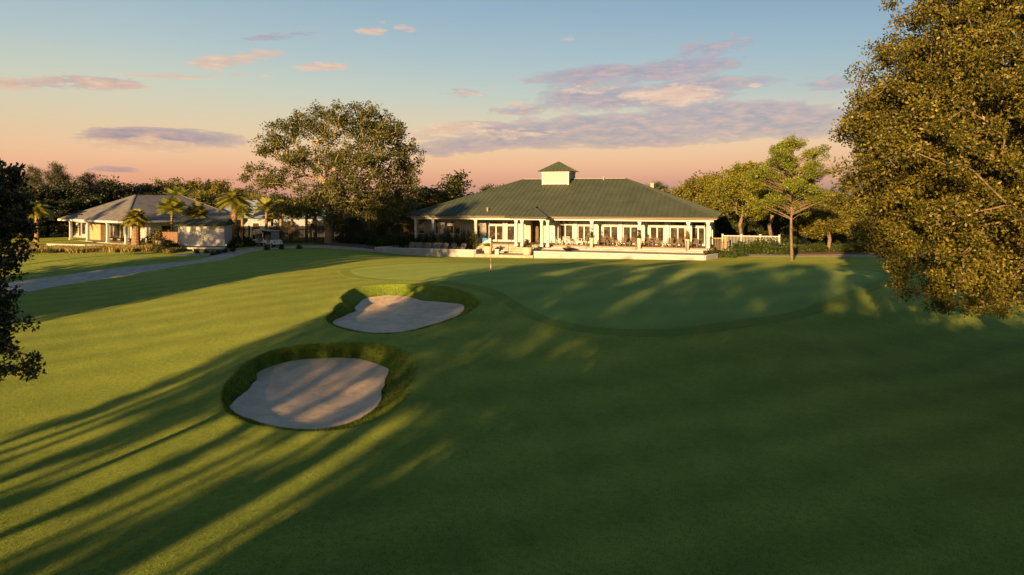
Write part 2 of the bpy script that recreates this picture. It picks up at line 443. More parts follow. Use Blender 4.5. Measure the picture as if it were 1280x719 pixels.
rng = np.random.default_rng(5)
BL_V = []; BL_Q = []
def blades(P, h, w, lean=.35, outward=None):
    """upright grass blades (triangular quads) at points P"""
    n = len(P); a = rng.uniform(0, 2*np.pi, n); hh = h * rng.uniform(.6, 1.3, n)
    lx = rng.normal(0, lean, n) * hh; ly = rng.normal(0, lean, n) * hh
    if outward is not None: lx += outward[:, 0] * hh * .5; ly += outward[:, 1] * hh * .5
    dx = np.cos(a) * w / 2; dy = np.sin(a) * w / 2
    b = np.stack([P[:, 0] - dx, P[:, 1] - dy, P[:, 2] - .01], -1); c = np.stack([P[:, 0] + dx, P[:, 1] + dy, P[:, 2] - .01], -1)
    m1 = np.stack([P[:, 0] + dx*.6 + lx*.4, P[:, 1] + dy*.6 + ly*.4, P[:, 2] + hh*.6], -1)
    t = np.stack([P[:, 0] + lx, P[:, 1] + ly, P[:, 2] + hh], -1)
    V = np.stack([b, c, m1, t], 1).reshape(-1, 3); Qd = np.arange(n * 4).reshape(n, 4)
    return V, Qd
def join(VQ):
    Vs = []; Qs = []; o = 0
    for v, q in VQ: Vs.append(v); Qs.append(q + o); o += len(v)
    return np.concatenate(Vs), np.concatenate(Qs)

for bi, b in enumerate((B1, B2)):
    th = b.th; ct, st = np.cos(th), np.sin(th)
    def P(r, z): return np.stack([b.c[0] + r*ct, b.c[1] + r*st, z], -1)
    def tr(r, dz=0.0): return terr(b.c[0] + r*ct, b.c[1] + r*st) + dz
    wob = .03 * np.sin(th * 23 + bi) + .02 * np.sin(th * 41)
    zr = tr(b.rr)
    # smooth zone of turf mounding outside the rim, then the lip, the grass face and the sand
    rings = [P(b.rr + .75, tr(b.rr + .75, .006)), P(b.rr + .5, tr(b.rr + .5, .02)), P(b.rr + .25, tr(b.rr + .25, .045)), P(b.rr + .08, zr + .06), P(b.rr, zr + .045)]
    dep = zr - b.zs; K = 10
    for k in range(1, K + 1):
        f = k / K; g = f ** .75
        r = b.rr + (b.rs - b.rr) * f
        z = zr + .045 - (dep + .045) * (g if k < K else 1)
        rings.append(P(r + wob * f * .6, z))
    rings.append(P(b.rs - .12, b.zs - .08))
    ring_sheet('bunker_edge', rings[:5], M['turf'])
    ring_sheet('bunker_bank', [rings[4] - [0, 0, .002]] + rings[5:], M['lip'])
    zm = b.zs.mean()
    sr = []; KK = 26
    for k in range(KK + 1):
        f = 1 - k / KK
        r = (b.rs + .03) * max(f, .002)
        plane = None
        zz = b.zs * f**2 + (b.zs * f + zm * (1 - f)) * (1 - f**2) - .16 * (1 - f**3)
        sr.append(P(r, zz + .01 * np.sin(r * 5 + th * 3) * f * (1-f)*2))
    ring_sheet('bunker_sand', sr, M['sand'])
    n = 16000 if bi else 12000
    i = rng.integers(0, b.n, n); f = rng.uniform(-.1, 1, n)
    r = b.rr[i] + (b.rs[i] - b.rr[i]) * f
    z = zr[i] + .045 - (dep[i] + .045) * np.clip(f, 0, 1) ** .75
    a = th[i] + rng.uniform(-.014, .014, n)
    Pn = np.stack([b.c[0] + r*np.cos(a), b.c[1] + r*np.sin(a), z], -1)
    BL_V.append(blades(Pn, .055, .016))
    # ragged fringe hanging along the rim and the sand edge
    n = 5000; i = rng.integers(0, b.n, n); a = th[i] + rng.uniform(-.014, .014, n)
    r = b.rs[i] + rng.uniform(0, .06, n)
    Pn = np.stack([b.c[0] + r*np.cos(a), b.c[1] + r*np.sin(a), b.zs[i]], -1)
    BL_V.append(blades(Pn, .05, .016))
v, q = join(BL_V)
o = obj('rough_grass', fast_mesh('rough_grass', v, q, M['blade'])); tag(o, 'longer green grass on the banks of the two sand bunkers', 'grass', kind='stuff')

# putting green and its collar: sheets laid over the lawn
green_px = [(430,337),(470,332),(540,328.5),(612,329),(700,331),(780,333.5),(860,335),(950,335),(1040,335),(1095,338),(1112,346),(1085,358),(1040,375),(980,393),(920,405),(860,412),(790,416),(730,411),(680,400),(655,385),(640,375),(620,362),(560,352),(480,350),(440,345)]
gp = np.array([ground_hit(u, v)[:2] for u, v in green_px])
def smooth_poly(p, n):
    d = np.concatenate([[0], np.cumsum(np.linalg.norm(np.diff(np.vstack([p, p[:1]]), axis=0), axis=1))])
    t = np.linspace(0, d[-1], n, endpoint=False); pp = np.vstack([p, p[:1]])
    q = np.stack([np.interp(t, d, pp[:, 0]), np.interp(t, d, pp[:, 1])], -1)
    for _ in range(60): q = (np.roll(q, 1, 0) + 2*q + np.roll(q, -1, 0)) / 4
    return q
gpoly = smooth_poly(gp, 400)
gc = np.array([8.0, 46.0])
def poly_sheet(name, poly, c, dz, mat, s0=1.0, K=60):
    rings = []
    for k in range(K + 1):
        s = s0 * (1 - k / K) + .001
        q = c + (poly - c) * s
        rings.append(np.stack([q[:, 0], q[:, 1], terr(q[:, 0], q[:, 1]) + (dz if k else -.01)], -1))
    return ring_sheet(name, rings, mat)
nrm = np.roll(gpoly, -1, 0) - np.roll(gpoly, 1, 0); nrm /= np.linalg.norm(nrm, axis=1)[:, None]; nrm = np.stack([nrm[:, 1], -nrm[:, 0]], -1)
if ((gpoly - gc) * nrm).sum() < 0: nrm = -nrm
rings = []
for k, (off, dz) in enumerate(((.75, -.01), (.7, .012), (.5, .014), (.3, .014), (.1, .014), (0, .014), (-.3, .014))):
    q = gpoly + nrm * off; rings.append(np.stack([q[:, 0], q[:, 1], terr(q[:, 0], q[:, 1]) + dz], -1))
ring_sheet('green_collar', rings, M['collar'])
poly_sheet('putting_green', gpoly, gc, .026, M['green'])

def ribbon(name, pts, width, mat, dz=.03, step=.5):
    p = np.array(pts, float)
    d = np.concatenate([[0], np.cumsum(np.linalg.norm(np.diff(p[:, :2], axis=0), axis=1))])
    t = np.arange(0, d[-1], step); q = np.stack([np.interp(t, d, p[:, i]) for i in range(2)], -1)
    w = np.interp(t, d, p[:, 2]) if p.shape[1] > 2 else np.full(len(t), width)
    for _ in range(12): q[1:-1] = (q[:-2] + 2*q[1:-1] + q[2:]) / 4
    tn = np.gradient(q, axis=0); tn /= np.linalg.norm(tn, axis=1)[:, None]; nn = np.stack([-tn[:, 1], tn[:, 0]], -1)
    K = 9; rows = []
    for k in range(K + 1):
        f = (k / K - .5)
        r = q + nn * (w * f)[:, None]
        z = terr(r[:, 0], r[:, 1]) + (dz if 0 < k < K else -.03)
        rows.append(np.stack([r[:, 0], r[:, 1], z], -1))
    V = np.concatenate(rows); n = len(q); i = np.arange(n - 1)
    Q = np.concatenate([np.stack([k*n + i, k*n + i + 1, (k+1)*n + i + 1, (k+1)*n + i], -1) for k in range(K)])
    o = obj(name, fast_mesh(name, V, Q, mat)); tag(o, kind='structure'); return o
def gh2(u, v): return ground_hit(u, v)[:2]
cp = [(-75, 33, 5.5), (-52, 45, 5.5)] + [(*gh2(u, v), w) for u, v, w in ((-20, 369, 5.8), (0, 363, 5.8), (60, 353, 5.6), (130, 343.5, 5.2), (190, 334.5, 4.2), (240, 328.5, 3.4))] + [(-30.5, 76, 3.2), (-26.5, 80, 4.5), (-20, 80.5, 4.5), (-12, 83, 2.2)]
ribbon('cart_path', cp, 3.2, M['path'])
ribbon('gravel_path', [(22.5, 73.0), (26, 74.5), (33, 75.5), (45, 74.5), (60, 72)], 2.4, M['gravel'])
ribbon('gravel_bed', [(-36, 73.4), (-33.5, 74.4), (-30, 75.6)], 1.6, M['gravel'], .05)
ribbon('mulch_bed', [(-24, 86), (-17, 84.5), (-12, 85)], 5.0, M['mulch'], .05)
ribbon('mulch_bed', [(23, 78), (30, 79.0), (40, 79), (55, 77)], 4.5, M['mulch'], .05)
ribbon('dry_bank', [(-72, 74), (-60, 75), (-48, 76.6), (-36.5, 77.8)], 6.5, M['dry_bank'], .04)
ribbon('mulch_bed', [(-75, 85), (-60, 84.5), (-50, 83.5), (-38, 82)], 6.0, M['mulch'], .05)
# ------------------------------------------------------------------ vegetation generators
def leaves(centers, spread, per, size, rs, aspect=.55, up=0.0):
    """rhombic leaves scattered round clump centres; each its own island"""
    n = len(centers) * per
    C = np.repeat(centers, per, 0)
    sp = np.asarray(spread); sp = np.repeat(sp, per, 0) if sp.ndim else sp
    d = rs.normal(0, 1, (n, 3)); ln = np.linalg.norm(d, axis=1, keepdims=True)
    d = d / ln * (rs.uniform(0, 1, (n, 1)) ** .45)
    C = C + d * (sp[:, None] if np.ndim(sp) == 1 else sp) * np.array([1, 1, .75])
    a = rs.normal(0, 1, (n, 3)); a += d * .8; a[:, 2] += up; a /= np.linalg.norm(a, axis=1, keepdims=True)
    b = rs.normal(0, 1, (n, 3)); b -= (a * b).sum(1, keepdims=True) * a; b /= np.linalg.norm(b, axis=1, keepdims=True)
    s = size * rs.uniform(.65, 1.35, (n, 1))
    V = np.stack([C, C + a*s*.45 + b*s*aspect*.5, C + a*s, C + a*s*.45 - b*s*aspect*.5], 1).reshape(-1, 3)
    return V, np.arange(n * 4).reshape(n, 4)

def tubes(segs, ns=6):
    """segs: (p0, p1, r0, r1) arrays"""
    P0 = np.array([s[0] for s in segs]); P1 = np.array([s[1] for s in segs]); R0 = np.array([s[2] for s in segs]); R1 = np.array([s[3] for s in segs])
    D = P1 - P0; D /= np.maximum(1e-6, np.linalg.norm(D, axis=1, keepdims=True))
    U = np.where(np.abs(D[:, 2:3]) < .9, np.array([[0, 0, 1.0]]), np.array([[1.0, 0, 0]]))
    A = np.cross(D, U); A /= np.linalg.norm(A, axis=1, keepdims=True); B = np.cross(D, A)
    th = 2 * np.pi * np.arange(ns) / ns
    ring = A[:, None] * np.cos(th)[None, :, None] + B[:, None] * np.sin(th)[None, :, None]
    P1 = P1 + D * (R1[:, None] * .3)
    V = np.concatenate([P0[:, None] + ring * R0[:, None, None], P1[:, None] + ring * R1[:, None, None]], 1).reshape(-1, 3)
    n = len(segs); b = (np.arange(n) * 2 * ns)[:, None]; i = np.arange(ns); k = (i + 1) % ns
    Q = np.stack([b + i, b + k, b + ns + k, b + ns + i], -1).reshape(-1, 4)
    return V, Q

def skeleton(attr, trunk, rs, tip=.02, power=.5, step=.9, wig=.10, rbase=None, bias=.6):
    """grow limbs from a trunk polyline to attractor points; returns segments and tips"""
    pos = [np.array(p, float) for p in trunk]; par = [-1] + list(range(len(trunk) - 1)); first_branch = max(0, len(trunk) - 3)
    base = pos[-1]
    depth = [0.0]
    for i in range(1, len(pos)): depth.append(depth[-1] + np.linalg.norm(pos[i] - pos[i-1]))
    ends = []
    A = attr[np.argsort(np.linalg.norm(attr - base, axis=1))]
    arr = np.array(pos); dp = np.array(depth)
    buf = np.zeros((len(attr) * 14 + len(pos) + 50, 3)); db = np.zeros(len(buf)); n = len(pos)
    buf[:n] = arr; db[:n] = dp; par = par + [0] * (len(buf) - n); par = np.array(par)
    for a in A:
        dist = np.linalg.norm(buf[first_branch:n] - a, axis=1)
        i = int(np.argmin(dist + bias * db[first_branch:n] * .45)) + first_branch
        dd = np.linalg.norm(buf[i] - a); k = max(1, min(10, int(dd / step)))
        p0 = buf[i].copy(); prev = i
        bend = rs.normal(0, wig * dd, 3); bend[2] += wig * dd * .5
        for j in range(1, k + 1):
            f = j / k
            if n >= len(buf): break
            buf[n] = p0 + (a - p0) * f + bend * math.sin(math.pi * f) * (1 if f < 1 else 0) + (rs.normal(0, .04 * step, 3) if f < 1 else 0)
            db[n] = db[prev] + dd / k; par[n] = prev; prev = n; n += 1
        ends.append(prev)
    cnt = np.zeros(n); 
    for e in ends: cnt[e] += 1
    for i in range(n - 1, 0, -1): cnt[par[i]] += cnt[i]
    rad = tip * np.maximum(cnt, 1) ** power
    if rbase: 
        s = rbase / rad[0]; rad = tip + (rad - tip) * (rbase - tip) / max(1e-6, rad[0] - tip)
    segs = [(buf[par[i]], buf[i], rad[par[i]] if cnt[par[i]] < 4 * cnt[i] + 3 else rad[i] * 1.15, rad[i]) for i in range(1, n)]
    return segs, buf[:n], rad

def blob_points(blobs, n, rs, shell=.55, flat=None):
    """points in a union of ellipsoids (cx,cy,cz,rx,ry,rz), biased to the outside"""
    w = np.array([b[3] * b[4] * b[5] for b in blobs]) ** .7; w /= w.sum()
    k = rs.choice(len(blobs), n, p=w); B = np.array(blobs)[k]
    d = rs.normal(0, 1, (n, 3)); d /= np.linalg.norm(d, axis=1, keepdims=True)
    r = shell + (1 - shell) * rs.uniform(0, 1, (n, 1)) ** .6
    inner = rs.uniform(0, 1, (n, 1)) < .18
    r = np.where(inner, rs.uniform(.15, shell, (n, 1)), r)
    # lumpy outline
    ph = rs.uniform(0, 6.28, 3)
    lump = 1 + .10 * np.sin(d[:, 0]*4.1 + d[:, 2]*3.3 + ph[0]) + .08 * np.sin(d[:, 1]*5.3 - d[:, 2]*6.1 + ph[1]) + .06 * np.sin(d[:, 0]*9 + d[:, 1]*8 + ph[2])
    return B[:, :3] + d * r * B[:, 3:] * lump[:, None]

def make_tree(name, trunk, blobs, nclump, per, spread, size, leafm, barkm, seed, tip=.02, rbase=.35, shell=.5, step=.9, wig=.10, aspect=.55, minz=None, power=.5, twig=0, ns=6, bias=.6):
    rs = np.random.default_rng(seed)
    A = blob_points(blobs, nclump, rs, shell)
    if minz is not None: A = A[A[:, 2] > minz]
    segs, buf, rad = skeleton(A, trunk, rs, tip, power, step, wig, rbase, bias)
    root = thing(name, None, None)
    V, Qd = tubes(segs, ns)
    obj('trunk', fast_mesh('trunk', V, Qd, barkm, smooth=True), root)
    sp = spread * rs.uniform(.55, 1.35, len(A))
    VQ = [leaves(A, sp, per, size, rs, aspect)]
    if twig:
        th = buf[rad < tip * 2.6]
        if len(th): VQ.append(leaves(th[rs.choice(len(th), min(len(th), twig), replace=False)], spread * .6, max(4, per // 4), size, rs, aspect))
    V, Qd = join(VQ)
    obj('crown', fast_mesh('crown', V, Qd, leafm), root)
    return root

# ---- the big oak at the right edge of the photograph
gx, gy = 21.8, 27.0
def rel(u, v, Y): return (np.array([(u - U0) / F * Y, Y, H - (v - V0) / F * Y]))
bz = tz(gx, gy)
oak_blobs = []
for (u, v, Y, r) in ((1235, 60, 27, 3.4), (1150, 110, 25.5, 2.7), (1190, 30, 27, 2.3), (1112, 190, 25.5, 2.15), (1094, 160, 27, 1.45), (1090, 205, 26, 1.2), (1200, 200, 24, 3.2), (1122, 255, 25.5, 2.1), (1185, 300, 25, 2.5), (1260, 280, 24.5, 3.0), (1280, 130, 24.5, 3.6), (1165, 350, 26, 1.3), (1215, 352, 25.5, 1.35), (1265, 335, 25.5, 1.7), (1290, -30, 27, 3.6), (1350, 90, 27, 4.4), (1370, 250, 27, 4.2), (1300, 200, 30, 4.5), (1200, 150, 30, 4.0), (1225, 250, 29, 3.2), (1136, 300, 26, 1.35), (1080, 245, 26, .7), (1085, 120, 26.5, 1.0), (1132, 62, 26.5, 1.1)):
    p = rel(u, v, Y); oak_blobs.append((p[0] - gx, p[1] - gy, p[2] - bz, r, r, r * .95))
oak = make_tree('oak_tree', [(0, 0, -.3), (.1, 0, 1.2), (0, .1, 2.6), (-.1, 0, 3.6), (0, 0, 5.0), (.2, 0, 7.0)], oak_blobs, 2100, 185, .52, .12, M['oak_leaf'], M['bark'], 3, tip=.012, rbase=.5, shell=.6, step=.6, wig=.08, aspect=.5, twig=900)
oak.location = (gx, gy, bz); tag(oak, 'big round oak with bronze green leaves filling the right edge of the lawn', 'tree')

# ---- dark branches reaching in at the left edge
lx, ly = -13.6, 14.2; lz = tz(lx, ly)
lb = []
for (u, v, Y, r) in ((-60, 250, 15, 1.0), (0, 250, 14.5, .75), (22, 262, 14.3, .35), (-5, 300, 14.2, .65), (20, 310, 14, .28), (-10, 350, 14, .6), (5, 385, 13.6, .4), (20, 405, 13.6, .22), (-10, 440, 13.6, .45), (18, 440, 13.4, .26), (38, 460, 13.3, .24), (55, 458, 13.2, .12), (5, 465, 13.4, .25), (-8, 490, 13.4, .2), (-5, 215, 14.5, .55), (12, 335, 13.8, .3), (-4, 372, 13.6, .45), (8, 425, 13.5, .32), (-15, 400, 13.6, .5), (30, 285, 14.2, .2), (-260, 120, 15, 2.6), (-130, 280, 14, 1.8), (-220, 240, 16, 3), (5, 225, 15, .45)):
    p = rel(u, v, Y); lb.append((p[0] - lx, p[1] - ly, p[2] - lz, r, r, r))
lt = make_tree('oak_tree', [(0, 0, -.2), (-.1, 0, 1.5), (0, 0, 3), (0, .1, 4.5), (0, 0, 6)], lb, 1300, 60, .18, .09, M['dark_leaf'], M['bark'], 8, tip=.008, rbase=.11, shell=.3, step=.4, wig=.08, twig=600)
lt.location = (lx, ly, lz); tag(lt, 'dark oak at the left edge with leafy branches hanging over the near lawn', 'tree')

# ---- the wide old tree behind the cart path
cx, cy = wpt(410, 86); cz = tz(cx, cy)
fb = []
for (u, v, Y, r) in ((470, 160, 86, 3.3), (430, 150, 85, 2.6), (400, 160, 87, 2.8), (500, 195, 87, 2.9), (510, 225, 86, 2.0), (460, 200, 83, 3.6), (420, 200, 84, 3.2), (370, 155, 87, 2.4), (345, 175, 86, 2.2), (375, 200, 84, 2.6), (318, 212, 85, 1.5), (308, 222, 85, .7), (333, 190, 86, 1.4), (330, 232, 84, 1.5), (350, 225, 84, 2.0), (480, 235, 84, 3.0), (430, 240, 82, 3.0), (385, 248, 82, 2.4), (490, 165, 85, 1.8), (455, 140, 86, 1.6), (470, 262, 84, 2.6), (360, 262, 83, 1.7), (420, 270, 82, 1.8), (500, 262, 86, 2.0)):
    p = rel(u, v, Y); fb.append((p[0] - cx, p[1] - cy, p[2] - cz, r, r * 1.2, r * .85))
fic = make_tree('spreading_tree', [(0, 0, -.3), (.1, 0, 1.0), (0, .1, 2.0), (.2, 0, 3.2), (.4, 0, 5.0)], fb, 1500, 31, .74, .26, M['ficus_leaf'], M['bark_pale'], 12, tip=.018, rbase=.5, shell=.3, step=1.1, wig=.06, aspect=.6, twig=1200)
fic.location = (cx, cy, cz); tag(fic, 'wide old tree with airy crown and pale limbs rising behind the golf cart', 'tree')

# ---- prototypes
proto_used = set()
def proto_tree(seed, leafm, barkm=None, h=10, w=4.2, z0=.25, name='broadleaf_tree', nclump=230, per=34, size=.36, spread=.85, tall=False):
    rs = np.random.default_rng(seed); bl = []
    for i in range(10):
        f = rs.uniform(z0, .88); a = rs.uniform(0, 6.28); rr = w * rs.uniform(.25, .75) * (1 - .55 * max(0, f - .5))
        r = w * rs.uniform(.32, .5)
        bl.append((rr * math.cos(a), rr * math.sin(a), h * f, r, r, r * .75))
    bl.append((0, 0, h * .86, w * .4, w * .4, h * .13))
    return make_tree(name, [(0, 0, -.4), (.1, 0, h * .12), (0, .1, h * .25), (.1, 0, h * .42), (0, 0, h * .6)], bl, nclump, per, spread, size, leafm, barkm or M['bark'], seed, tip=.035, rbase=.28, shell=.5, step=1.3, ns=5)
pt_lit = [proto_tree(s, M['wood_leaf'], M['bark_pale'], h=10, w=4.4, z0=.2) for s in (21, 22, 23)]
pt_deep_shade = [proto_tree(s, M['deep_shade_leaf'], M['bark'], h=10, w=4.4, z0=.08) for s in (36, 37)]
pt_dark = [proto_tree(s, M['wood_leaf_shade'], M['bark'], h=10, w=4.4, z0=.15) for s in (31, 32, 33)]

def pine_proto(seed, h, z0, w, nclump=150, per=70, size=.34, name='pine_tree', spread=.75, leafm=None, rb=.3, bend=.4, barkm=None, aspect=.13):
    rs = np.random.default_rng(seed); bl = []
    for i in range(13):
        f = z0 + (1 - z0) * (i + .5) / 13 * .97
        a = i * 2.4 + rs.uniform(-.4, .4); q = math.sin(math.pi * min(1, (f - z0) / (1 - z0) * .82 + .14)) ** .7
        rr = w * .62 * q * rs.uniform(.6, 1.15)
        bl.append((rr * math.cos(a), rr * math.sin(a), h * f, w * .36 * q + .25, w * .36 * q + .25, .55 + .02 * h))
    bl.append((0, 0, h * .96, w * .3, w * .3, h * .04))
    tr_ = [(0, 0, -.3)] + [(bend * math.sin(f * 3.1), bend * .5 * math.sin(f * 5), h * f * .92) for f in np.linspace(.1, 1, 10)]
    rs2 = np.random.default_rng(seed + 1)
    A = blob_points(bl, nclump, rs2, .3)
    root = thing(name, None, None)
    # limbs leave the trunk below each clump
    tr_a = np.array(tr_); segs = []
    rad = np.linspace(rb, .05, len(tr_a))
    for i in range(len(tr_a) - 1): segs.append((tr_a[i], tr_a[i+1], rad[i], rad[i+1]))
    for a in A:
        zt = a[2] - .38 * math.hypot(a[0], a[1]) - .2; zt = max(h * z0 * .72 + rs2.uniform(0, h*.1), min(zt, h * .9))
        k = int(np.argmin(abs(tr_a[:, 2] - zt))); f = (zt - tr_a[0, 2]) / (tr_a[-1, 2] - tr_a[0, 2])
        p0 = np.array([np.interp(zt, tr_a[:, 2], tr_a[:, 0]), np.interp(zt, tr_a[:, 2], tr_a[:, 1]), zt])
        mid = (p0 + a) / 2 + rs2.normal(0, .15, 3) + np.array([0, 0, .12])
        segs += [(p0, mid, .05, .035), (mid, a, .035, .015)]
    V, Qd = tubes(segs, 6); obj('trunk', fast_mesh('trunk', V, Qd, barkm or M['bark_pale'], smooth=True), root)
    V, Qd = leaves(A, spread * rs2.uniform(.6, 1.2, len(A)), per, size, rs2, aspect, up=.35)
    obj('crown', fast_mesh('crown', V, Qd, leafm or M['pine_leaf']), root)
    return root
pine_a = pine_proto(41, 12, .5, 3.4, 170, 60, .42, leafm=M['wood_leaf_shade'], spread=.8)

# pine beside the gravel path
px, py = wpt(990, 70); pz = tz(px, py)
rp = pine_proto(44, 12.4, .42, 4.7, 230, 130, .24, spread=.52, rb=.17, bend=.25, barkm=M['bark'], aspect=.3)
rp.location = (px, py, pz); rp.rotation_euler = (0, 0, 1.0); tag(rp, 'green pine with a dark trunk at the lawn edge beside the gravel path', 'tree')

def std(proto, used, u, v_top, Y, label, group, widen=1.0, hp=10.4, rz=None, vary=True):
    x, y = wpt(u, Y); z = tz(x, y)
    top = H - (v_top - V0) / F * Y
    s = (top - z) / hp
    return place(proto, used, (x, y, z - .1), rz if rz is not None else random.uniform(0, 6.28), (s * widen, s * widen, s), label, group)

random.seed(4)
used = set()
G1 = 'trees coloured dark for shade behind the cottage'
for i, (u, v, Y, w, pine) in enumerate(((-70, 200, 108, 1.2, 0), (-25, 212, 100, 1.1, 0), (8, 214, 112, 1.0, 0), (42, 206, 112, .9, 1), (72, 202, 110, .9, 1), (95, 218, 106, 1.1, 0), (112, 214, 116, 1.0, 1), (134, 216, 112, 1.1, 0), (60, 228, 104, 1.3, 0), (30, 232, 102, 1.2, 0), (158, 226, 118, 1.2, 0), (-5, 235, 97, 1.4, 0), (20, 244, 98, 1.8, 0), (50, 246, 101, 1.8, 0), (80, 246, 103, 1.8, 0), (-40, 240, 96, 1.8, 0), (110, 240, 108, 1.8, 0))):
    if pine: std(pine_a, used, u, v, Y, 'pine coloured dark for shade, rising above the wood behind the low cottage', 'dark pines behind the cottage', w * .95, 12.4)
    else: std(pt_deep_shade[i % 2], used, u, v, Y, 'bushy tree with leaves coloured dark for shade, in the wood behind the low cottage', G1, w)
for i, (u, v, Y, w) in enumerate(((178, 226, 125, 1.0), (200, 220, 128, .9), (222, 226, 124, 1.0), (238, 222, 128, 1.0), (258, 224, 126, .9), (276, 222, 124, 1.1), (296, 232, 122, 1.1), (318, 236, 118, 1.2), (190, 236, 116, 1.1), (250, 238, 114, 1.2), (340, 240, 112, 1.2), (285, 244, 110, 1.1), (190, 240, 119, 1.6), (225, 240, 118, 1.6), (265, 242, 116, 1.6), (305, 244, 114, 1.6))):
    std((pt_lit if i % 2 else pt_dark)[i % 3], used, u, v, Y, 'mixed green tree in the row behind the grey cottage roof and the palms', 'trees between cottage and wide old tree', w)
G3 = 'trees in the shade behind the wide old tree'
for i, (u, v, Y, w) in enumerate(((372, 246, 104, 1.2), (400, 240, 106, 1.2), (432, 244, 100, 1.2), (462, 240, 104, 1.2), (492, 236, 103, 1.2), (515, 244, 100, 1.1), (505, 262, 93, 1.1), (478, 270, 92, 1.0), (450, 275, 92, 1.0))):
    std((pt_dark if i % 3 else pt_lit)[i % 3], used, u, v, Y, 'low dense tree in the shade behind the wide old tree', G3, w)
std(pt_lit[1], used, 572, 211, 108, 'rounded tree standing above the left slope of the clubhouse roof', 'trees left of the clubhouse', 1.35, rz=1)
std(pt_lit[2], used, 532, 230, 104, 'yellow green tree between the wide old tree and the rounded tree by the clubhouse', 'trees left of the clubhouse', 1.2)
std(pt_dark[0], used, 552, 238, 112, 'dark tree low behind the left hip of the clubhouse roof', 'trees left of the clubhouse', 1.3)
std(pt_lit[0], used, 622, 230, 130, 'tree just showing over the left roof slope of the clubhouse', 'trees left of the clubhouse', 1.1)
std(pine_a, used, 820, 226, 122, 'small dark tree crown behind the right roof slope beside the chimney', 'trees right of the clubhouse', 1.2, 12.4)
G4 = 'lit trees right of the clubhouse'
for i, (u, v, Y, w) in enumerate(((850, 236, 150, 1.3), (868, 232, 146, 1.3), (885, 224, 140, 1.2), (905, 228, 132, 1.3), (935, 236, 128, 1.3), (1000, 240, 120, 1.3), (1030, 236, 124, 1.3), (1052, 240, 116, 1.3), (1085, 245, 112, 1.3), (1120, 240, 118, 1.4), (1170, 240, 118, 1.4), (1220, 235, 116, 1.4), (1280, 235, 116, 1.4), (965, 245, 112, 1.2), (868, 224, 112, 1.2), (888, 214, 106, 1.2), (908, 206, 102, 1.15), (938, 202, 99, 1.1), (962, 208, 96, 1.1), (1012, 226, 95, 1.2), (1036, 234, 96, 1.3), (1062, 242, 98, 1.3), (850, 232, 118, 1.3))):
    std(pt_lit[i % 3], used, u, v, Y, 'sunlit yellow green tree in the far wood right of the clubhouse', G4, w)
G5 = 'shaded trees right of the clubhouse'
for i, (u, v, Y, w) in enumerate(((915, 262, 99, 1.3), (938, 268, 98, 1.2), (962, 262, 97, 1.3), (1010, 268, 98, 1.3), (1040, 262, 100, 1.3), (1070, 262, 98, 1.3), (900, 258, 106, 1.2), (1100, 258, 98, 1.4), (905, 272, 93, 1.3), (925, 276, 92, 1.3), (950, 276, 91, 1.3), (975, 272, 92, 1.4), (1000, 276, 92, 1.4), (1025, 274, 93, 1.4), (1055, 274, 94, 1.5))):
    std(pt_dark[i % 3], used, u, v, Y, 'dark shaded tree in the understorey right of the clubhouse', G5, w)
# two gnarled oaks with open crowns beside the pine
def open_oak(u, vtop, Y, seed, label, wid=4.5, h=10.5):
    x, y = wpt(u, Y); z = tz(x, y); h = H - (vtop - V0) / F * Y - z
    rs = np.random.default_rng(seed); bl = []
    for i in range(12):
        f = rs.uniform(.45, .9); a = rs.uniform(0, 6.28); rr = wid * rs.uniform(.3, .95) * (1.15 - .6 * f)
        bl.append((rr * math.cos(a), rr * math.sin(a), h * f, 1.6, 1.6, 1.0))
    bl.append((0, 0, h * .9, 1.4, 1.4, .9))
    t = make_tree('live_oak', [(0, 0, -.3), (.2, 0, 1.5), (0, .1, 3), (.3, 0, 4.2)], bl, 330, 60, .62, .25, M['wood_leaf'], M['bark'], seed, tip=.03, rbase=.22, shell=.35, step=.9, wig=.16)
    t.location = (x, y, z); tag(t, label, 'tree')
open_oak(925, 204, 86, 61, 'sunlit oak with pale gnarled limbs above the white railing')
open_oak(962, 212, 82, 62, 'leaning oak with yellow green leaves just left of the pine', 4.0)
open_oak(1035, 262, 80, 63, 'smaller oak with low branches right of the pine', 3.6)

# ---- palms
def frond(V, Qd, base, az, el, length, rs, droop=.9, nl=22, lw=.05, ll=.55):
    p = np.array(base, float); d0 = np.array([math.cos(az) * math.cos(el), math.sin(az) * math.cos(el), math.sin(el)])
    K = nl; pts = []
    for i in range(K + 1):
        f = i / K; pts.append(p + d0 * length * f + np.array([0, 0, -droop * length * f * f * .55]))
    side = np.array([-math.sin(az), math.cos(az), 0])
    for i in range(2, K + 1):
        t = pts[i] - pts[i-1]; t /= np.linalg.norm(t)
        l = ll * math.sin(math.pi * (.15 + .82 * i / K)) + .1
        for s in (-1, 1):
            tip = pts[i] + (side * s * .8 + t * .65 + np.array([0, 0, -.28])) * l * rs.uniform(.85, 1.1)
            b = len(V) 
            V += [tuple(pts[i] - t*lw), tuple(pts[i] + t*lw), tuple((pts[i] + tip)/2 + t*lw*1.2), tuple(tip)]
            Qd.append((b, b+1, b+2, b+3))
    for i in range(K):
        b = len(V); o = np.array([0, 0, .02])
        V += [tuple(pts[i] - side*.02), tuple(pts[i] + side*.02), tuple(pts[i+1] + side*.015), tuple(pts[i+1] - side*.015)]
        Qd.append((b, b+1, b+2, b+3))
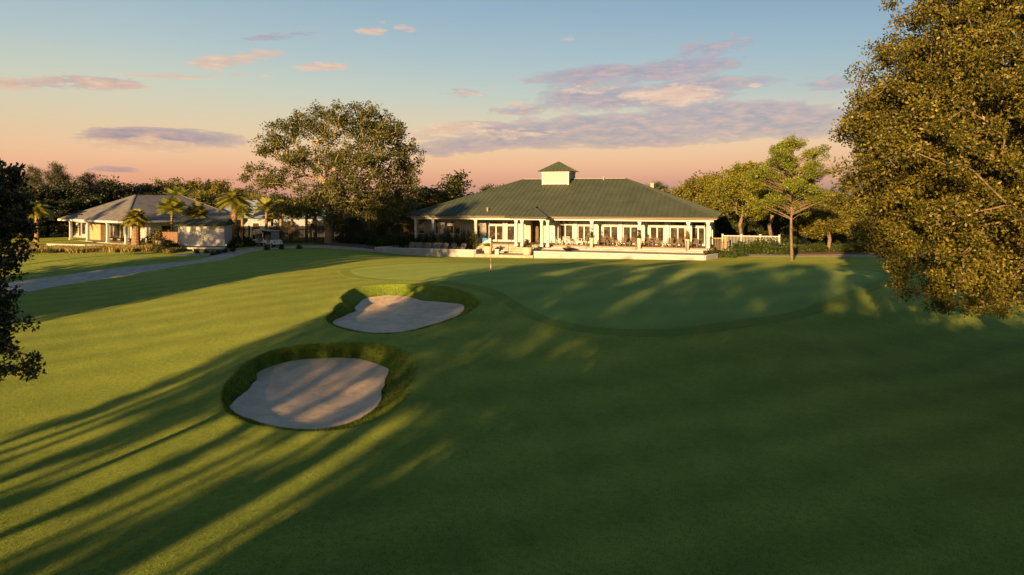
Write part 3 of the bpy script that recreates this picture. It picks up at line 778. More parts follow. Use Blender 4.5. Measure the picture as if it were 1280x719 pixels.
def palm(u, v_top, v_base, Y, label, n=26, fl=1.7, rt=.22, group=None, seed=1, fan=False, base_z=None):
    x, y = wpt(u, Y); z = base_z if base_z is not None else tz(x, y)
    top = H - (v_top - V0) / F * Y
    th = top - z - fl * .55
    rs = np.random.default_rng(seed)
    root = thing('palm_tree', label, 'palm', (x, y, z), rs.uniform(0, 6), group)
    mb = MB(); prof = []
    for i in range(25):
        f = i / 24; prof.append((rt * (1.15 - .25 * f) * (1 + (.12 if i % 2 else -.05)) * (1.15 if f > .85 else 1), -.2 + (th + .2) * f))
    mb.lathe(prof, n=12); mb.build('trunk', M['palm_trunk'], root, smooth=False)
    V = []; Qd = []
    for i in range(n):
        az = i * 2.399; f = i / n; el = math.asin(max(-1, min(1, 1.0 - 1.35 * f))) * .9
        frond(V, Qd, (0, 0, th), az, el, fl * rs.uniform(.85, 1.1), rs, droop=.8 if not fan else .35, nl=20 if not fan else 11, ll=.5 * fl / 1.7 if not fan else .85 * fl / 1.7, lw=.06 if not fan else .085)
    obj('crown', fast_mesh('crown', V, Qd, M['palm_leaf']), root)
    return root
palm(170, 261, 306, 78.5, 'date palm with a thick rough trunk in front of the cottage corner', 44, 1.75, .42, seed=2)
palm(46, 251, 296, 92, 'palm with arching fronds standing against the dark wood left of the cottage', 30, 2.2, .24, seed=3)
palm(215, 250, 292, 84, 'fan palm with a slim trunk in front of the grey cottage roof', 30, 1.9, .14, seed=4, fan=True)
palm(246, 258, 295, 86, 'leafy fan palm behind the green roofed shelter', 30, 1.7, .15, seed=5, fan=True)
palm(222, 236, 290, 112, 'fan palm showing over the ridge of the cottage roof', 24, 2.4, .2, seed=6, fan=True)
palm(293, 234, 296, 84, 'tall date palm with an orange trunk behind the dark fence', 34, 2.6, .34, seed=7)
for k, (u, vt, Y) in enumerate(((303, 258, 88), (333, 250, 84), (351, 252, 87), (365, 256, 86), (383, 252, 88), (394, 258, 87), (340, 262, 90))):
    palm(u, vt, 296, Y, 'slim fan palm in the row behind the fence and the golf cart', 20, 1.6, .17, 'slim palms behind the golf cart', seed=20 + k, fan=True)

# ---- shrubs
def shrub_proto(name, leafm, seed, n=46, per=40, spread=.24, size=.12, w=1.0, h=1.0, aspect=.5, up=.3):
    rs = np.random.default_rng(seed)
    A = blob_points([(0, 0, h * .45, w * .75, w * .75, h * .5), (w*.35, .1, h*.35, w*.5, w*.5, h*.35), (-w*.4, -.1, h*.3, w*.5, w*.5, h*.32)], n, rs, .6); A[:, 2] = np.abs(A[:, 2])
    root = thing(name, None, None)
    segs = [(np.array([a[0]*.15, a[1]*.15, -.05]), a, .02, .008) for a in A[:16]]
    V, Qd = tubes(segs, 5); obj('stem', fast_mesh('stem', V, Qd, M['bark']), root)
    V, Qd = leaves(A, spread * rs.uniform(.7, 1.3, len(A)), per, size, rs, aspect, up)
    obj('foliage', fast_mesh('foliage', V, Qd, leafm), root)
    return root
sh_a = shrub_proto('shrub', M['shrub_leaf'], 71); sh_b = shrub_proto('shrub', M['yellow_leaf'], 72); sh_c = shrub_proto('shrub', M['shrub_leaf'], 73, w=1.2, h=.8)
sh_s = shrub_proto('spiky_plant', M['spiky_leaf'], 74, n=22, per=26, spread=.26, size=.4, w=.4, h=.8, aspect=.09, up=1.6)
def shrub(p, u, Y, s, label, group=None, zs=1.0, zz=None):
    x, y = wpt(u, Y); z = tz(x, y) if zz is None else zz
    o = place(p, used, (x, y, z - .03), random.uniform(0, 6.28), (s, s, s * zs), label, group); o['category'] = 'shrub'; return o
for p in (sh_a, sh_b, sh_c, sh_s): p['category'] = 'shrub'
for p in pt_lit + pt_dark + pt_deep_shade + [pine_a]: p['category'] = 'tree'
for i, (u, Y, s) in enumerate(((884, 73.6, .9), (893, 72.6, 1.15), (903, 73.8, 1.0), (912, 72.6, 1.1), (922, 73.6, 1.0))):
    shrub((sh_c, sh_a)[i % 2], u, Y, s, 'low green shrub in the front bed at the right end of the terrace', 'shrubs at the right end of the terrace')
for i, u in enumerate(range(926, 985, 7)):
    shrub((sh_a, sh_c, sh_a)[i % 3], u, 77.0 + (i % 2) * .8, 1.5 + .25 * (i % 2), 'rounded green shrub planted along the foot of the white railing', 'shrubs along the white railing')
for i, u in enumerate(range(1000, 1110, 9)):
    shrub((sh_c, sh_a)[i % 2], u, 79.5 + (i % 3) * .8, 1.2, 'rounded green shrub in the row beyond the gravel path', 'shrubs beyond the gravel path')
for i, (u, Y, s) in enumerate(((210, 76.6, 1.25), (218, 77.4, 1.05), (200, 77.4, 1.0))):
    shrub(sh_a, u, Y, s, 'dark leafy shrub at the left foot of the green roofed shelter', 'shrubs at the left of the shelter')
for i, (u, Y, s) in enumerate(((192, 80, 1.5), (203, 81, 1.9), (212, 82, 1.6), (220, 83, 1.6))):
    shrub(sh_b, u, Y, s, 'tall yellow green bush between the palm and the shelter', 'yellow green bushes beside the shelter', 1.15)
for i, (u, Y, s) in enumerate(((292, 79.5, 1.3), (302, 80.5, 1.5), (310, 81.5, 1.2), (284, 80.5, 1.2))):
    shrub((sh_a, sh_c)[i % 2], u, Y, s, 'dark shrub between the shelter and the golf cart', 'dark shrubs left of the golf cart')
for i, u in enumerate(range(432, 516, 8)):
    shrub((sh_a, sh_c)[i % 2], u, 88 + (i % 2) - (2.5 if u > 480 else 0), 1.4 + (.8 if u > 485 else 0), 'dark bush in the shade right of the wide old tree', 'bushes right of the wide old tree')
for i, (u, Y) in enumerate(((246, 74.8), (258, 75.2), (266, 74.0), (273, 74.6), (281, 75.4), (333, 76.6), (352, 76.8), (374, 77), (291, 76))):
    shrub(sh_s, u, Y, .62, 'small tuft of spiky grass in the gravel bed by the cart path', 'spiky tufts by the cart path', .8)
for i, (u, Y) in enumerate(((88, 74.8), (112, 75), (131, 75.2), (140, 75.8), (158, 75.8), (183, 76.4), (64, 73.5), (100, 76))):
    shrub((sh_s, sh_b)[i % 2], u, Y, .75, 'straw coloured tuft on the bank below the cottage terrace', 'tufts on the bank below the cottage', .7)
for p in (sh_a, sh_b, sh_c, sh_s):
    pass
# golden rough grass on the bank at the left, turf blades elsewhere
n = 60000; gxx = rng.uniform(-70, -37, n); gyy = rng.uniform(70, 80.5, n)
k = (np.abs(gyy - (76.2 + .12 * (gxx + 50))) < 2.9 + .7*np.sin(gxx*1.3)) & (np.sin(gxx*2.1)*np.sin(gyy*1.7+gxx) > -.55)
gxx, gyy = gxx[k], gyy[k]
v, q = blades(np.stack([gxx, gyy, terr(gxx, gyy)], -1), .5, .05, .3)
o = obj('golden_grass', fast_mesh('golden_grass', v, q, M['gold_blade'])); tag(o, 'tall straw coloured grass on the bank left of the cart path', 'grass', kind='stuff')
# loose sprouting turf blades in the near lawn, densest near the viewer
n = 110000; t = rng.uniform(0, 1, n); yy = 12.2 / (1 - t * .60); uu = rng.uniform(-20, 1300, n); xx = (uu - U0) / F * yy
k = ~(inside(B1, xx, yy, .05) | inside(B2, xx, yy, .05)); xx, yy = xx[k], yy[k]
v, q = blades(np.stack([xx, yy, terr(xx, yy)], -1), .028, .012, .5)
o = obj('turf_blades', fast_mesh('turf_blades', v, q, M['blade'])); tag(o, 'short mown grass blades of the near lawn', 'grass', kind='stuff')
# ------------------------------------------------------------------ clubhouse
HA = R(18.4)
HX, HY, HZ = 4.65, 79.75, .3
house = thing('clubhouse', 'long white clubhouse with a green metal hip roof, cupola and deep columned porch', 'clubhouse', (HX, HY, HZ), -HA)
def h2w(x, y): return (HX + x*math.cos(HA) + y*math.sin(HA), HY - x*math.sin(HA) + y*math.cos(HA))
def sx(u, rec=0.0):                                # photograph column -> position along the front, at a recess
    ox, oy = h2w(0, rec); k = (u - U0) / F
    return (k*oy - ox) / (math.cos(HA) + k*math.sin(HA))
z_ = lambda z: z - HZ
DK, RT = 1.5, 9.45
# hip roof
EX, EY0, EY1, EZ, RX, RY = 18.55, -.8, 22.8, 4.85, 6.9, 11.0
r = MB(); a=(-EX,EY0,z_(EZ)); b=(EX,EY0,z_(EZ)); c=(EX,EY1,z_(EZ)); d=(-EX,EY1,z_(EZ)); e=(-RX,RY,z_(RT)); f=(RX,RY,z_(RT))
r.face([a,b,f,e]); r.face([b,c,f]); r.face([c,d,e,f]); r.face([d,a,e])
def lerp(p, q, t): return tuple(p[i]+(q[i]-p[i])*t for i in range(3))
up = .035
def seam(p, q, h=up): r.bar((p[0],p[1],p[2]+h/2),(q[0],q[1],q[2]+h/2), .045, h)
n = 62
for i in range(1, n):                               # standing seams, front and back
    x = -EX + 2*EX*i/n
    if x < -RX: t = (x + EX)/(EX-RX); top = lerp(a, e, t)
    elif x > RX: t = (EX - x)/(EX-RX); top = lerp(b, f, t)
    else: top = (x, RY, z_(RT))
    seam((x, EY0, z_(EZ)), top)
for i in range(1, 40):
    y = EY0 + (EY1-EY0)*i/40
    t = (y-EY0)/(RY-EY0) if y < RY else (EY1-y)/(EY1-RY)
    seam((EX, y, z_(EZ)), lerp(b if y<RY else c, f, t), .01); seam((-EX, y, z_(EZ)), lerp(a if y<RY else d, e, t))
roof = r.build('roof', M['roof'], house)
m = MB()
for p, q in ((a,e),(b,f),(c,f),(d,e),(e,f)): m.bar((p[0],p[1],p[2]+.05),(q[0],q[1],q[2]+.03), .16, .05)
m.build('ridge_cap', M['roof_trim'], roof)
m = MB(); t = .12
m.box(-EX-.02,EX+.02,EY0-.1,EY0+.03,z_(EZ)-.13,z_(EZ)+.0); m.box(-EX-.02,EX+.02,EY1-.03,EY1+.1,z_(EZ)-.13,z_(EZ))
m.box(EX-.03,EX+.1,EY0+.03,EY1-.03,z_(EZ)-.13,z_(EZ)); m.box(-EX-.1,-EX+.03,EY0+.03,EY1-.03,z_(EZ)-.13,z_(EZ))
m.build('gutter', M['dark_trim'], house)
m = MB(); m.box(-EX+.04,EX-.04,EY0+.04,EY1-.04,z_(4.62),z_(4.70)); m.build('soffit', M['soffit'], house)
m = MB(); m.box(-18.15,18.15,-.15,.15,z_(4.34),z_(4.62)); m.box(17.85,18.15,.15,20,z_(4.34),z_(4.62)); m.box(-18.15,-17.85,.15,20,z_(4.34),z_(4.62))
m.build('porch_beam', M['white'], house)
m = MB(); m.box(-18.2,18.2,-.35,20.5,-.3,z_(1.40)); m.build('foundation', M['white_wall'], house)
m = MB(); m.box(-18.25,18.25,-.42,20.5,z_(1.40),z_(1.5)); m.build('porch_floor', M['deck'], house)
def column(x, y, w=.30):
    m = MB(); m.box(x-w/2,x+w/2,y-w/2,y+w/2,z_(1.5),z_(4.34)); m.box(x-w/2-.05,x+w/2+.05,y-w/2-.05,y+w/2+.05,z_(1.5),z_(1.72)); m.box(x-w/2-.05,x+w/2+.05,y-w/2-.05,y+w/2+.05,z_(4.14),z_(4.34-.002))
    m.build('column', M['white'], house)
for u in (520, 541.7, 595, 740, 799.6, 860.5, 885): column(sx(u), 0)
for y in (3.2, 6.4, 12): column(17.7, y)
column(-17.7, 6)
# wall with openings: list of (u0, u1, z0, z1, kind)
WY = 3.0
def opening(x0, x1, z0, z1, kind, par, y, panes=2, trim=.09):
    w = MB(); t = trim
    w.box(x0-t,x0,y-.05,y+.10,z_(z0),z_(z1)); w.box(x1,x1+t,y-.05,y+.10,z_(z0),z_(z1)); w.box(x0-t,x1+t,y-.06,y+.11,z_(z1),z_(z1)+t)
    if kind != 'door': w.box(x0-t,x1+t,y-.08,y+.12,z_(z0)-.07,z_(z0))
    for k in range(1, panes):
        xm = x0+(x1-x0)*k/panes; w.box(xm-.07,xm+.07,y-.03,y+.08,z_(z0),z_(z1))
    fr = w.build('window' if kind != 'door' else 'door', M['white'], par)
    for k in range(panes):
        xa = x0+(x1-x0)*k/panes+(.07 if k else 0); xb = x0+(x1-x0)*(k+1)/panes-(.07 if k < panes-1 else 0)
        zb = z0 + (.22 if kind == 'door' else 0)
        g = MB(); g.box(xa+.04,xb-.04,y+.03,y+.05,z_(zb),z_(z1)-.04); g.build('pane', M['glass'], fr)
        if kind == 'door':
            k2 = MB(); k2.box(xa,xb,y+.01,y+.06,z_(z0),z_(zb)); k2.build('kick_plate', M['white'], fr)
op = [  # left wing
 (523,531,1.75,4.15,'win',1),(544.6,548,2.4,3.45,'win',1),(544.6,548,3.68,4.05,'win',1),(558.6,575.5,2.4,3.44,'win',2),(558.6,575.5,3.66,4.06,'win',1),
 (597,600.5,1.6,3.5,'door',1),(597,600.5,3.68,4.05,'win',1),(611.5,629,1.5,3.5,'door',2),(611.5,629,3.68,4.06,'win',1),(634,643.5,1.5,3.5,'door',1),(634,643.5,3.68,4.06,'win',1),
 (697.6,716,2.0,3.72,'win',2),(697.6,716,3.86,4.2,'win',1),(722.6,738,1.5,3.62,'door',2),(722.6,738,3.84,4.2,'win',1),
 (754.5,772.5,2.0,3.6,'win',2),(754.5,772.5,3.8,4.2,'win',1),(779.3,797.4,1.5,3.58,'door',2),(779.3,797.4,3.8,4.2,'win',1),
 (813,830,2.0,3.6,'win',2),(813,830,3.8,4.2,'win',1),(838,856.3,1.5,3.58,'door',2),(838,856.3,3.8,4.2,'win',1),(864.5,881,1.5,3.58,'door',2),(864.5,881,3.8,4.2,'win',1)]
cols_ = sorted(set((o[0], o[1]) for o in op))
wall = MB(); x = -17.35; x1w = 17.0
ent = (sx(664.5, WY), sx(675.5, WY))
spans = [(sx(a_, WY), sx(b_, WY), (a_, b_)) for a_, b_ in cols_] + [(ent[0], ent[1], None)]
spans.sort()
for xa, xb, key in spans:
    xa = max(xa, x+.01)
    wall.box(x, xa, WY, WY+.25, z_(1.5), z_(4.62)); zc = 1.5
    if key:
        for o_ in sorted([o for o in op if (o[0], o[1]) == key], key=lambda o: o[2]):
            if o_[2] > zc + .01: wall.box(xa, xb, WY, WY+.25, z_(zc), z_(o_[2]))
            zc = o_[3]
    else: zc = 4.2
    wall.box(xa, xb, WY, WY+.25, z_(zc), z_(4.62)); x = xb
wall.box(x, x1w, WY, WY+.25, z_(1.5), z_(4.62))
wall.box(-17.35,-17.1,WY+.25,20,z_(1.5),z_(4.62)); wall.box(16.75,17.0,WY+.25,20,z_(1.5),z_(4.62)); wall.box(-17.1,16.75,19.75,20,z_(1.5),z_(4.62))
wall.build('wall', M['siding'], house)
m = MB(); m.box(-17.0,16.7,WY+3.4,WY+3.6,z_(1.5),z_(4.6)); m.build('inner_wall', M['tan'], house)
for (u0, u1, z0, z1, kd, pn) in op:
    xa, xb = sx(u0, WY), sx(u1, WY); opening(xa+.05, xb-.05, z0+.02, z1-.05, 'door' if kd == 'door' else 'win', house, WY-.02, pn, .1)
# entrance: tan door set back, pale panel beside it
m = MB(); m.box(ent[0], ent[1], WY+.6, WY+.7, z_(1.5), z_(4.2)); dr = m.build('door', M['brown_wood'], house)
m = MB(); m.lathe([(.04, z_(2.4)), (.04, z_(2.7))], ent[0]+.25, WY+.52, 8); m.build('handle', M['metal_dark'], dr)
m = MB(); m.box(ent[0]-.12, ent[0]-.01, WY-.1, WY+.6, z_(1.5), z_(4.25)); m.box(ent[1]+.01, ent[1]+.12, WY-.1, WY+.6, z_(1.5), z_(4.25)); m.build('door_frame', M['tan'], house)
# lattice panel and flat pilasters between the glass doors
for (u0, u1) in ((684.5,696),(743,753),(803,811)):
    m = MB(); xa, xb = sx(u0, WY-.1), sx(u1, WY-.1); m.box(xa, xb, WY-.14, WY-.01, z_(1.95), z_(4.1))
    m.build('wall_panel', M['white'], house)
for (u0, u1) in ((717,721.5),(773.2,778),(831,836.5)):
    m = MB(); xa, xb = sx(u0, WY-.2), sx(u1, WY-.2); m.box(xa, xb, WY-.26, WY-.01, z_(1.5), z_(4.3)); m.build('pilaster', M['white'], house)
# porch rail, left wing
m = MB(); x0r, x1r = sx(520)+.2, sx(595)-.2
m.bar((x0r,0,z_(2.52)),(x1r,0,z_(2.52)),.06,.05)
for k in range(46):
    xx_ = x0r + (x1r-x0r)*k/45; m.bar((xx_,0,z_(1.5)),(xx_,0,z_(2.52)),.02 if k % 9 else .06)
m.bar((x0r,0,z_(1.62)),(x1r,0,z_(1.62)),.03)
m.build('porch_railing', M['white'], house)
# portico
PX0, PX1 = sx(641)-.1, sx(690)-.2
pcx = (PX0+PX1)/2
for u in (645.5, 677.3): 
    for dx in (0, .72): 
        xx_ = sx(u, -1.5)+dx; m = MB(); w = .3; y = -1.5
        m.box(xx_-w/2,xx_+w/2,y-w/2,y+w/2,z_(1.35),z_(4.4)); m.box(xx_-w/2-.05,xx_+w/2+.05,y-w/2-.05,y+w/2+.05,z_(1.35),z_(1.6)); m.box(xx_-w/2-.05,xx_+w/2+.05,y-w/2-.05,y+w/2+.05,z_(4.2),z_(4.4-.002)); m.build('column', M['white'], house)
m = MB(); zz = z_(4.78); ap0 = (pcx+.25, .5, z_(5.82)); ap1 = (pcx+.25, 2.2, z_(5.82))
A_ = (PX0-.1,-2.35,zz); B_ = (PX1+.2,-2.35,zz); C_ = (PX1+.2,2.2,zz); D_ = (PX0-.1,2.2,zz)
m.face([A_,B_,ap0]); m.face([B_,C_,ap1,ap0]); m.face([D_,A_,ap0,ap1])
for i in range(1, 9):
    x_ = A_[0]+(B_[0]-A_[0])*i/9; t = (x_-A_[0])/(ap0[0]-A_[0]) if x_ < ap0[0] else (B_[0]-x_)/(B_[0]-ap0[0])
    p = (x_, A_[1], zz+.02); q = lerp(A_ if x_ < ap0[0] else B_, ap0, t); m.bar(p, (q[0],q[1],q[2]+.02), .045, .035)
pr = m.build('portico_roof', M['roof'], house)
m = MB()
for p, q in ((A_,ap0),(B_,ap0),(ap0,ap1)): m.bar((p[0],p[1],p[2]+.04),(q[0],q[1],q[2]+.04), .16, .06)
m.build('ridge_cap', M['roof_trim'], pr)
m = MB(); m.box(A_[0]-.03,B_[0]+.03,A_[1]-.06,A_[1]+.06,zz-.12,zz+.0); m.box(B_[0]-.05,B_[0]+.06,A_[1]+.06,-.95,zz-.12,zz); m.box(A_[0]-.06,A_[0]+.05,A_[1]+.06,-.95,zz-.12,zz); m.build('gutter', M['dark_trim'], pr)
m = MB(); m.box(PX0+.2,PX1-.1,-1.68,-1.32,z_(4.4),z_(4.66)); m.box(PX0+.2,PX0+.5,-1.32,-.16,z_(4.4),z_(4.66)); m.box(PX1-.4,PX1-.1,-1.32,-.16,z_(4.4),z_(4.66)); m.build('porch_beam', M['white'], house)
# cupola
cu = MB(); cux, cuy, cw = -1.95, RY-.2, 1.72
cu.box(cux-cw,cux+cw,cuy-cw,cuy+cw,z_(8.2),z_(10.25)); cupola = cu.build('cupola', M['siding'], house)
m = MB(); cw2 = cw+.02
for sx_ in (-1, 1):
    for sy_ in (-1, 1): m.box(cux+sx_*cw-.09,cux+sx_*cw+.09,cuy+sy_*cw-.09,cuy+sy_*cw+.09,z_(8.25),z_(10.22))
m.box(cux-cw-.15,cux+cw+.15,cuy-cw-.15,cuy+cw+.15,z_(10.22),z_(10.42)); m.box(cux-cw-.06,cux+cw+.06,cuy-cw-.06,cuy-cw+.04,z_(8.75),z_(8.9)); m.build('cupola_trim', M['white'], cupola)
m = MB(); q = cw+.52; zz2 = z_(10.42); ap = (cux,cuy,z_(11.75))
P4 = [(cux-q,cuy-q,zz2),(cux+q,cuy-q,zz2),(cux+q,cuy+q,zz2),(cux-q,cuy+q,zz2)]
for i in range(4): m.face([P4[i],P4[(i+1)%4],ap])
m.face(P4[::-1])
for i in range(4):
    A1, B1_ = P4[i], P4[(i+1)%4]; m.bar(A1, ap, .1, .08)
    for k in range(1, 9):
        t = k/9; p = lerp(A1, B1_, t); s_ = 2*t if t < .5 else 2*(1-t); m.bar(p, lerp(A1 if t < .5 else B1_, ap, s_), .04, .06)
m.build('cupola_roof', M['roof'], cupola)
# chimney / roof vents
m = MB(); m.box(9.6,10.05,14.5,14.95,z_(7.0),z_(8.85)); m.box(9.55,10.1,14.45,15.0,z_(8.85),z_(8.93)); m.build('chimney', M['tan'], roof)
for (x_, y_) in ((4.1, 10.6), (-8.2, .5)):
    zc = EZ + (RT-EZ)*(y_-EY0)/(RY-EY0)
    m = MB(); m.lathe([(.09, z_(zc)-.1),(.09, z_(zc)+.35),(.15,z_(zc)+.36),(.15,z_(zc)+.42)], x_, y_, 8); m.build('roof_vent', M['tan'], roof)
# entrance steps
m = MB(); xs0, xs1 = sx(600,-.5), sx(690,-.5)-.2
for k in range(6): m.box(xs0+.0, xs1, -.42-.42*(k+1), -.42-.42*k - (.001), -.3, z_(1.35-.15*k))
m.build('entrance_steps', M['paver'], house)
def handrail(x, y0=-.6, y1=-3.0, z0=1.5, z1=.7):
    m = MB(); m.bar((x,y0,z_(z0+.95)),(x,y1,z_(z1+.95)),.045); m.bar((x,y0,z_(z0-.1)),(x,y0,z_(z0+.95)),.045); m.bar((x,y1,z_(z1-.1)),(x,y1,z_(z1+.95)),.045); m.bar((x,(y0+y1)/2,z_((z0+z1)/2)-.1),(x,(y0+y1)/2,z_((z0+z1)/2+.95)),.03); m.build('handrail', M['metal_dark'], house)
for u in (601, 641, 672): handrail(sx(u, -1.5))
for u in (733, 795, 858): handrail(sx(u, -1), -.6, -1.7, 1.5, 1.25)
# terrace slabs (structure) and their low white walls (things)
def house_obj(name, mb, mat, kind=None, label=None, cat=None, group=None, bevel=0):
    o = mb.build(name, mat, None, bevel=bevel); o.location = (HX, HY, HZ); o.rotation_euler = (0, 0, -HA); tag(o, label, cat, group, kind); return o
XR0, XR1 = sx(668, -5), sx(880, -4)
m = MB(); m.box(XR0+.3, XR1, -4.98, -.43, -.6, z_(1.06)); house_obj('terrace', m, M['paver'], 'structure')
m = MB(); m.box(XR0+.3, XR1-.2, -1.0, -.44, z_(1.06), z_(1.33)); m.box(XR0+.3, XR1-.2, -1.6, -1.0-.001, z_(1.06), z_(1.2)); house_obj('terrace_steps', m, M['white_wall'], None, 'broad shallow white steps running along the foot of the right porch', 'steps')
def wallrun(pts, ztop, th, label, cap=True):
    w = thing('retaining_wall', label, 'wall', (HX, HY, HZ), -HA)
    m = MB(); c = MB()
    for (a_, b_) in zip(pts[:-1], pts[1:]):
        m.bar((*a_, z_(ztop)/2 - .35), (*b_, z_(ztop)/2 - .35), th, z_(ztop) + .7)
        c.bar((*a_, z_(ztop)+.03), (*b_, z_(ztop)+.03), th+.08, .06)
    m.build('masonry', M['white_wall'], w); c.build('coping', M['white'], w); return w
wallrun([(XR0,-5.1),(XR1+.1,-5.1),(XR1+1.2,-2.2)], 1.05, .3, 'low white wall along the lawn in front of the right half of the porch')
XL0, XL1 = sx(470,-5), sx(593.5,-5)
wallrun([(XL0+2.2,1.6),(XL0,-5.1),(XL1,-5.1),(XL1,-3.0)], 1.02, .3, 'low white wall enclosing the seating terrace at the left end of the clubhouse')
m = MB(); m.box(XL0+.3, XL1-.2, -4.95, 1.0, -.6, z_(.62)); m.box(XL1+.1, XR0-.16, -5.1, -2.95, -.6, z_(.60)); house_obj('paved_court', m, M['paver'], 'structure')
m = MB(); px_ = sx(622,-4.6); m.box(px_-.22,px_+.22,-4.9,-4.45,z_(.5),z_(1.12)); m.box(px_-.26,px_+.26,-4.94,-4.41,z_(1.12),z_(1.18)); house_obj('stone_post', m, M['white'], None, 'short white block standing right of the round planter by the entrance court', 'post')

def at_house(x, y, z=None, zabs=None):
    X, Y = h2w(x, y); return (X, Y, zabs)
# planters
def planter(x, y, z0, rad, hh, plant, label, tall=False):
    t = thing('planter', label, 'planter', at_house(x, y, zabs=z0))
    m = MB()
    if tall: m.lathe([(rad*.55,0),(rad*.7,.1*hh),(rad*.95,.85*hh),(rad*1.08,.93*hh),(rad*1.08,hh)], n=16)
    else: m.lathe([(rad*.62,0),(rad*.75,.08*hh),(rad*.98,.7*hh),(rad*.94,.82*hh),(rad*1.08,.88*hh),(rad*1.08,hh)], n=20)
    pot = m.build('pot', M['pot'], t, smooth=True)
    rs = np.random.default_rng(int(abs(x)*10)+3)
    if plant == 'mound': A = blob_points([(0,0,hh+.15,rad*1.0,rad*1.0,.3)], 22, rs, .5); s=.12; ma=M['yellow_leaf']; asp=.5
    elif plant == 'cone': A = np.concatenate([blob_points([(0,0,hh+.45,rad*.45,rad*.45,.5)], 26, rs, .3), blob_points([(0,0,hh+.12,rad*1.15,rad*1.15,.2)], 16, rs, .5)]); s=.12; ma=M['shrub_leaf']; asp=.5
    else: A = np.concatenate([blob_points([(0,0,hh+.45,rad*.4,rad*.4,.7)], 18, rs, .3), blob_points([(0,0,hh+.1,rad*1.4,rad*1.4,.22)], 14, rs, .5)]); s=.14; ma=M['spiky_leaf'] if plant == 'spike' else M['yellow_leaf']; asp=.25
    A[:,2] = np.maximum(A[:,2], hh)
    V_, Q_ = leaves(A, .13, 26, s, rs, asp, .5); obj('plant', fast_mesh('plant', V_, Q_, ma), t)
planter(sx(610,-4.4), -4.4, .60, .52, .85, 'mound', 'round pale planter with a low yellow green plant, left of the entrance court')
planter(sx(659,-4.4), -4.4, .60, .6, .85, 'cone', 'round pale planter with a small cone shaped bush before the portico')
planter(sx(739.5,-.8), -.8, 1.33, .24, 1.15, 'spike', 'tall slim pale planter at the first column right of the portico')
planter(sx(799,-.8), -.8, 1.33, .24, 1.15, 'spike', 'tall slim pale planter at the middle column of the right porch')
planter(sx(859,-.8), -.8, 1.33, .24, 1.15, 'trail', 'tall slim planter trailing yellow green leaves near the right end of the porch')
# plants before the left rail
def house_shrub(p, u, rec, s, zabs, label, group, zs=1.0):
    X, Y = h2w(sx(u, rec), rec); o = place(p, used, (X, Y, zabs), random.uniform(0, 6), (s, s, s*zs), label, group); o['category'] = 'plant'
for u, s in ((524,.9),(533,1.0),(541,1.15),(551,.95),(560,1.25),(570,1.0),(579,1.2),(588,1.35),(593,1.1)):
    house_shrub(sh_s, u, -1.0, s, 1.0 if u < 585 else .8, 'dark spiky potted plant lined up before the left porch railing', 'spiky plants before the left porch railing', 1.6)
m = MB(); m.box(sx(515,-1.2), sx(560,-1.2), -1.5, -.7, z_(.6), z_(1.45)); m.box(sx(515,-1.2)-.03, sx(560,-1.2)+.03, -1.53, -.67, z_(1.45), z_(1.5)); house_obj('planting_box', m, M['grey_wood'], None, 'long grey box bench below the left porch railing', 'bench', bevel=.01)

# ---- furniture prototypes
def adirondack(mat, label, group):
    t = thing('lounge_chair', label, 'chair', group=group)
    m = MB()
    for k in range(6): m.bar((-.28, -.34+k*.12, .38-.02*k), (.28, -.34+k*.12, .38-.02*k), .10, .025)
    m.build('seat', mat, t)
    m = MB()
    for k in range(6):
        x = -.25+k*.10; hgt = .72 - .10*abs(k-2.5)/2.5; m.bar((x,.26,.30),(x*1.25,.26+hgt*.45,.30+hgt),.088,.022)
    m.bar((-.3,.40,.62),(.3,.40,.62),.06,.03); m.build('backrest', mat, t)
    for s in (-1, 1):
        m = MB(); m.box(s*.36-.07,s*.36+.07,-.42,.36,.56,.59); m.build('armrest', mat, t)
        m = MB(); m.bar((s*.34,-.36,0),(s*.34,-.36,.56),.09,.04); m.build('leg', mat, t)
        m = MB(); m.bar((s*.31,-.30,.34),(s*.31,.55,.02),.04,.10); m.build('leg', mat, t)
    return t
def dining_chair(mat, label, group):
    t = thing('dining_chair', label, 'chair', group=group)
    m = MB(); m.box(-.23,.23,-.23,.23,.43,.47); m.build('seat', mat, t)
    m = MB()
    for k in range(4): m.bar((-.18+.12*k,.22,.47),(-.18+.12*k,.28,.9),.03)
    m.bar((-.22,.28,.88),(.22,.28,.88),.04,.06); m.bar((-.22,.25,.68),(.22,.25,.68),.03,.04); m.build('backrest', mat, t)
    for i_ in (-1,1):
        for j_ in (-1,1): m = MB(); m.bar((i_*.2,j_*.2,.43),(i_*.23,j_*.23,0),.04); m.build('leg', mat, t)
    return t
ad_b = adirondack(M['brown_wood'], '', 'brown lounge chairs on the right porch')
for k, u in enumerate((753, 763.5, 779, 791, 808, 820, 837, 849, 868)):
    X, Y = h2w(sx(u, .7), .7)
    o = place(ad_b, used, (X, Y, 1.5), -HA + (.12 if k % 2 else -.12), 1.0, 'brown slatted lounge chair facing the lawn from the right porch')
ad_g = adirondack(M['grey_wood'], '', 'grey chairs on the left terrace')
for k, u in enumerate((512, 522, 533, 544, 555, 566, 577)):
    X, Y = h2w(sx(u, -3.2), -3.2)
    place(ad_g, used, (X, Y, .62), -HA + (.1 if k % 2 else -.15), 1.0, 'grey weathered lounge chair behind the low white wall of the left terrace')
dc = dining_chair(M['white'], '', 'white chairs beside the portico')
for k, (u, rec, rz) in enumerate(((698, .6, 1.2), (705, .3, -.3), (711, 1.2, 2.8), (717, .5, -1.3), (724, .9, 1.4), (730, .5, -1.6))):
    X, Y = h2w(sx(u, rec), rec); place(dc, used, (X, Y, 1.5), rz, 1.0, 'white slatted dining chair on the porch just right of the portico')
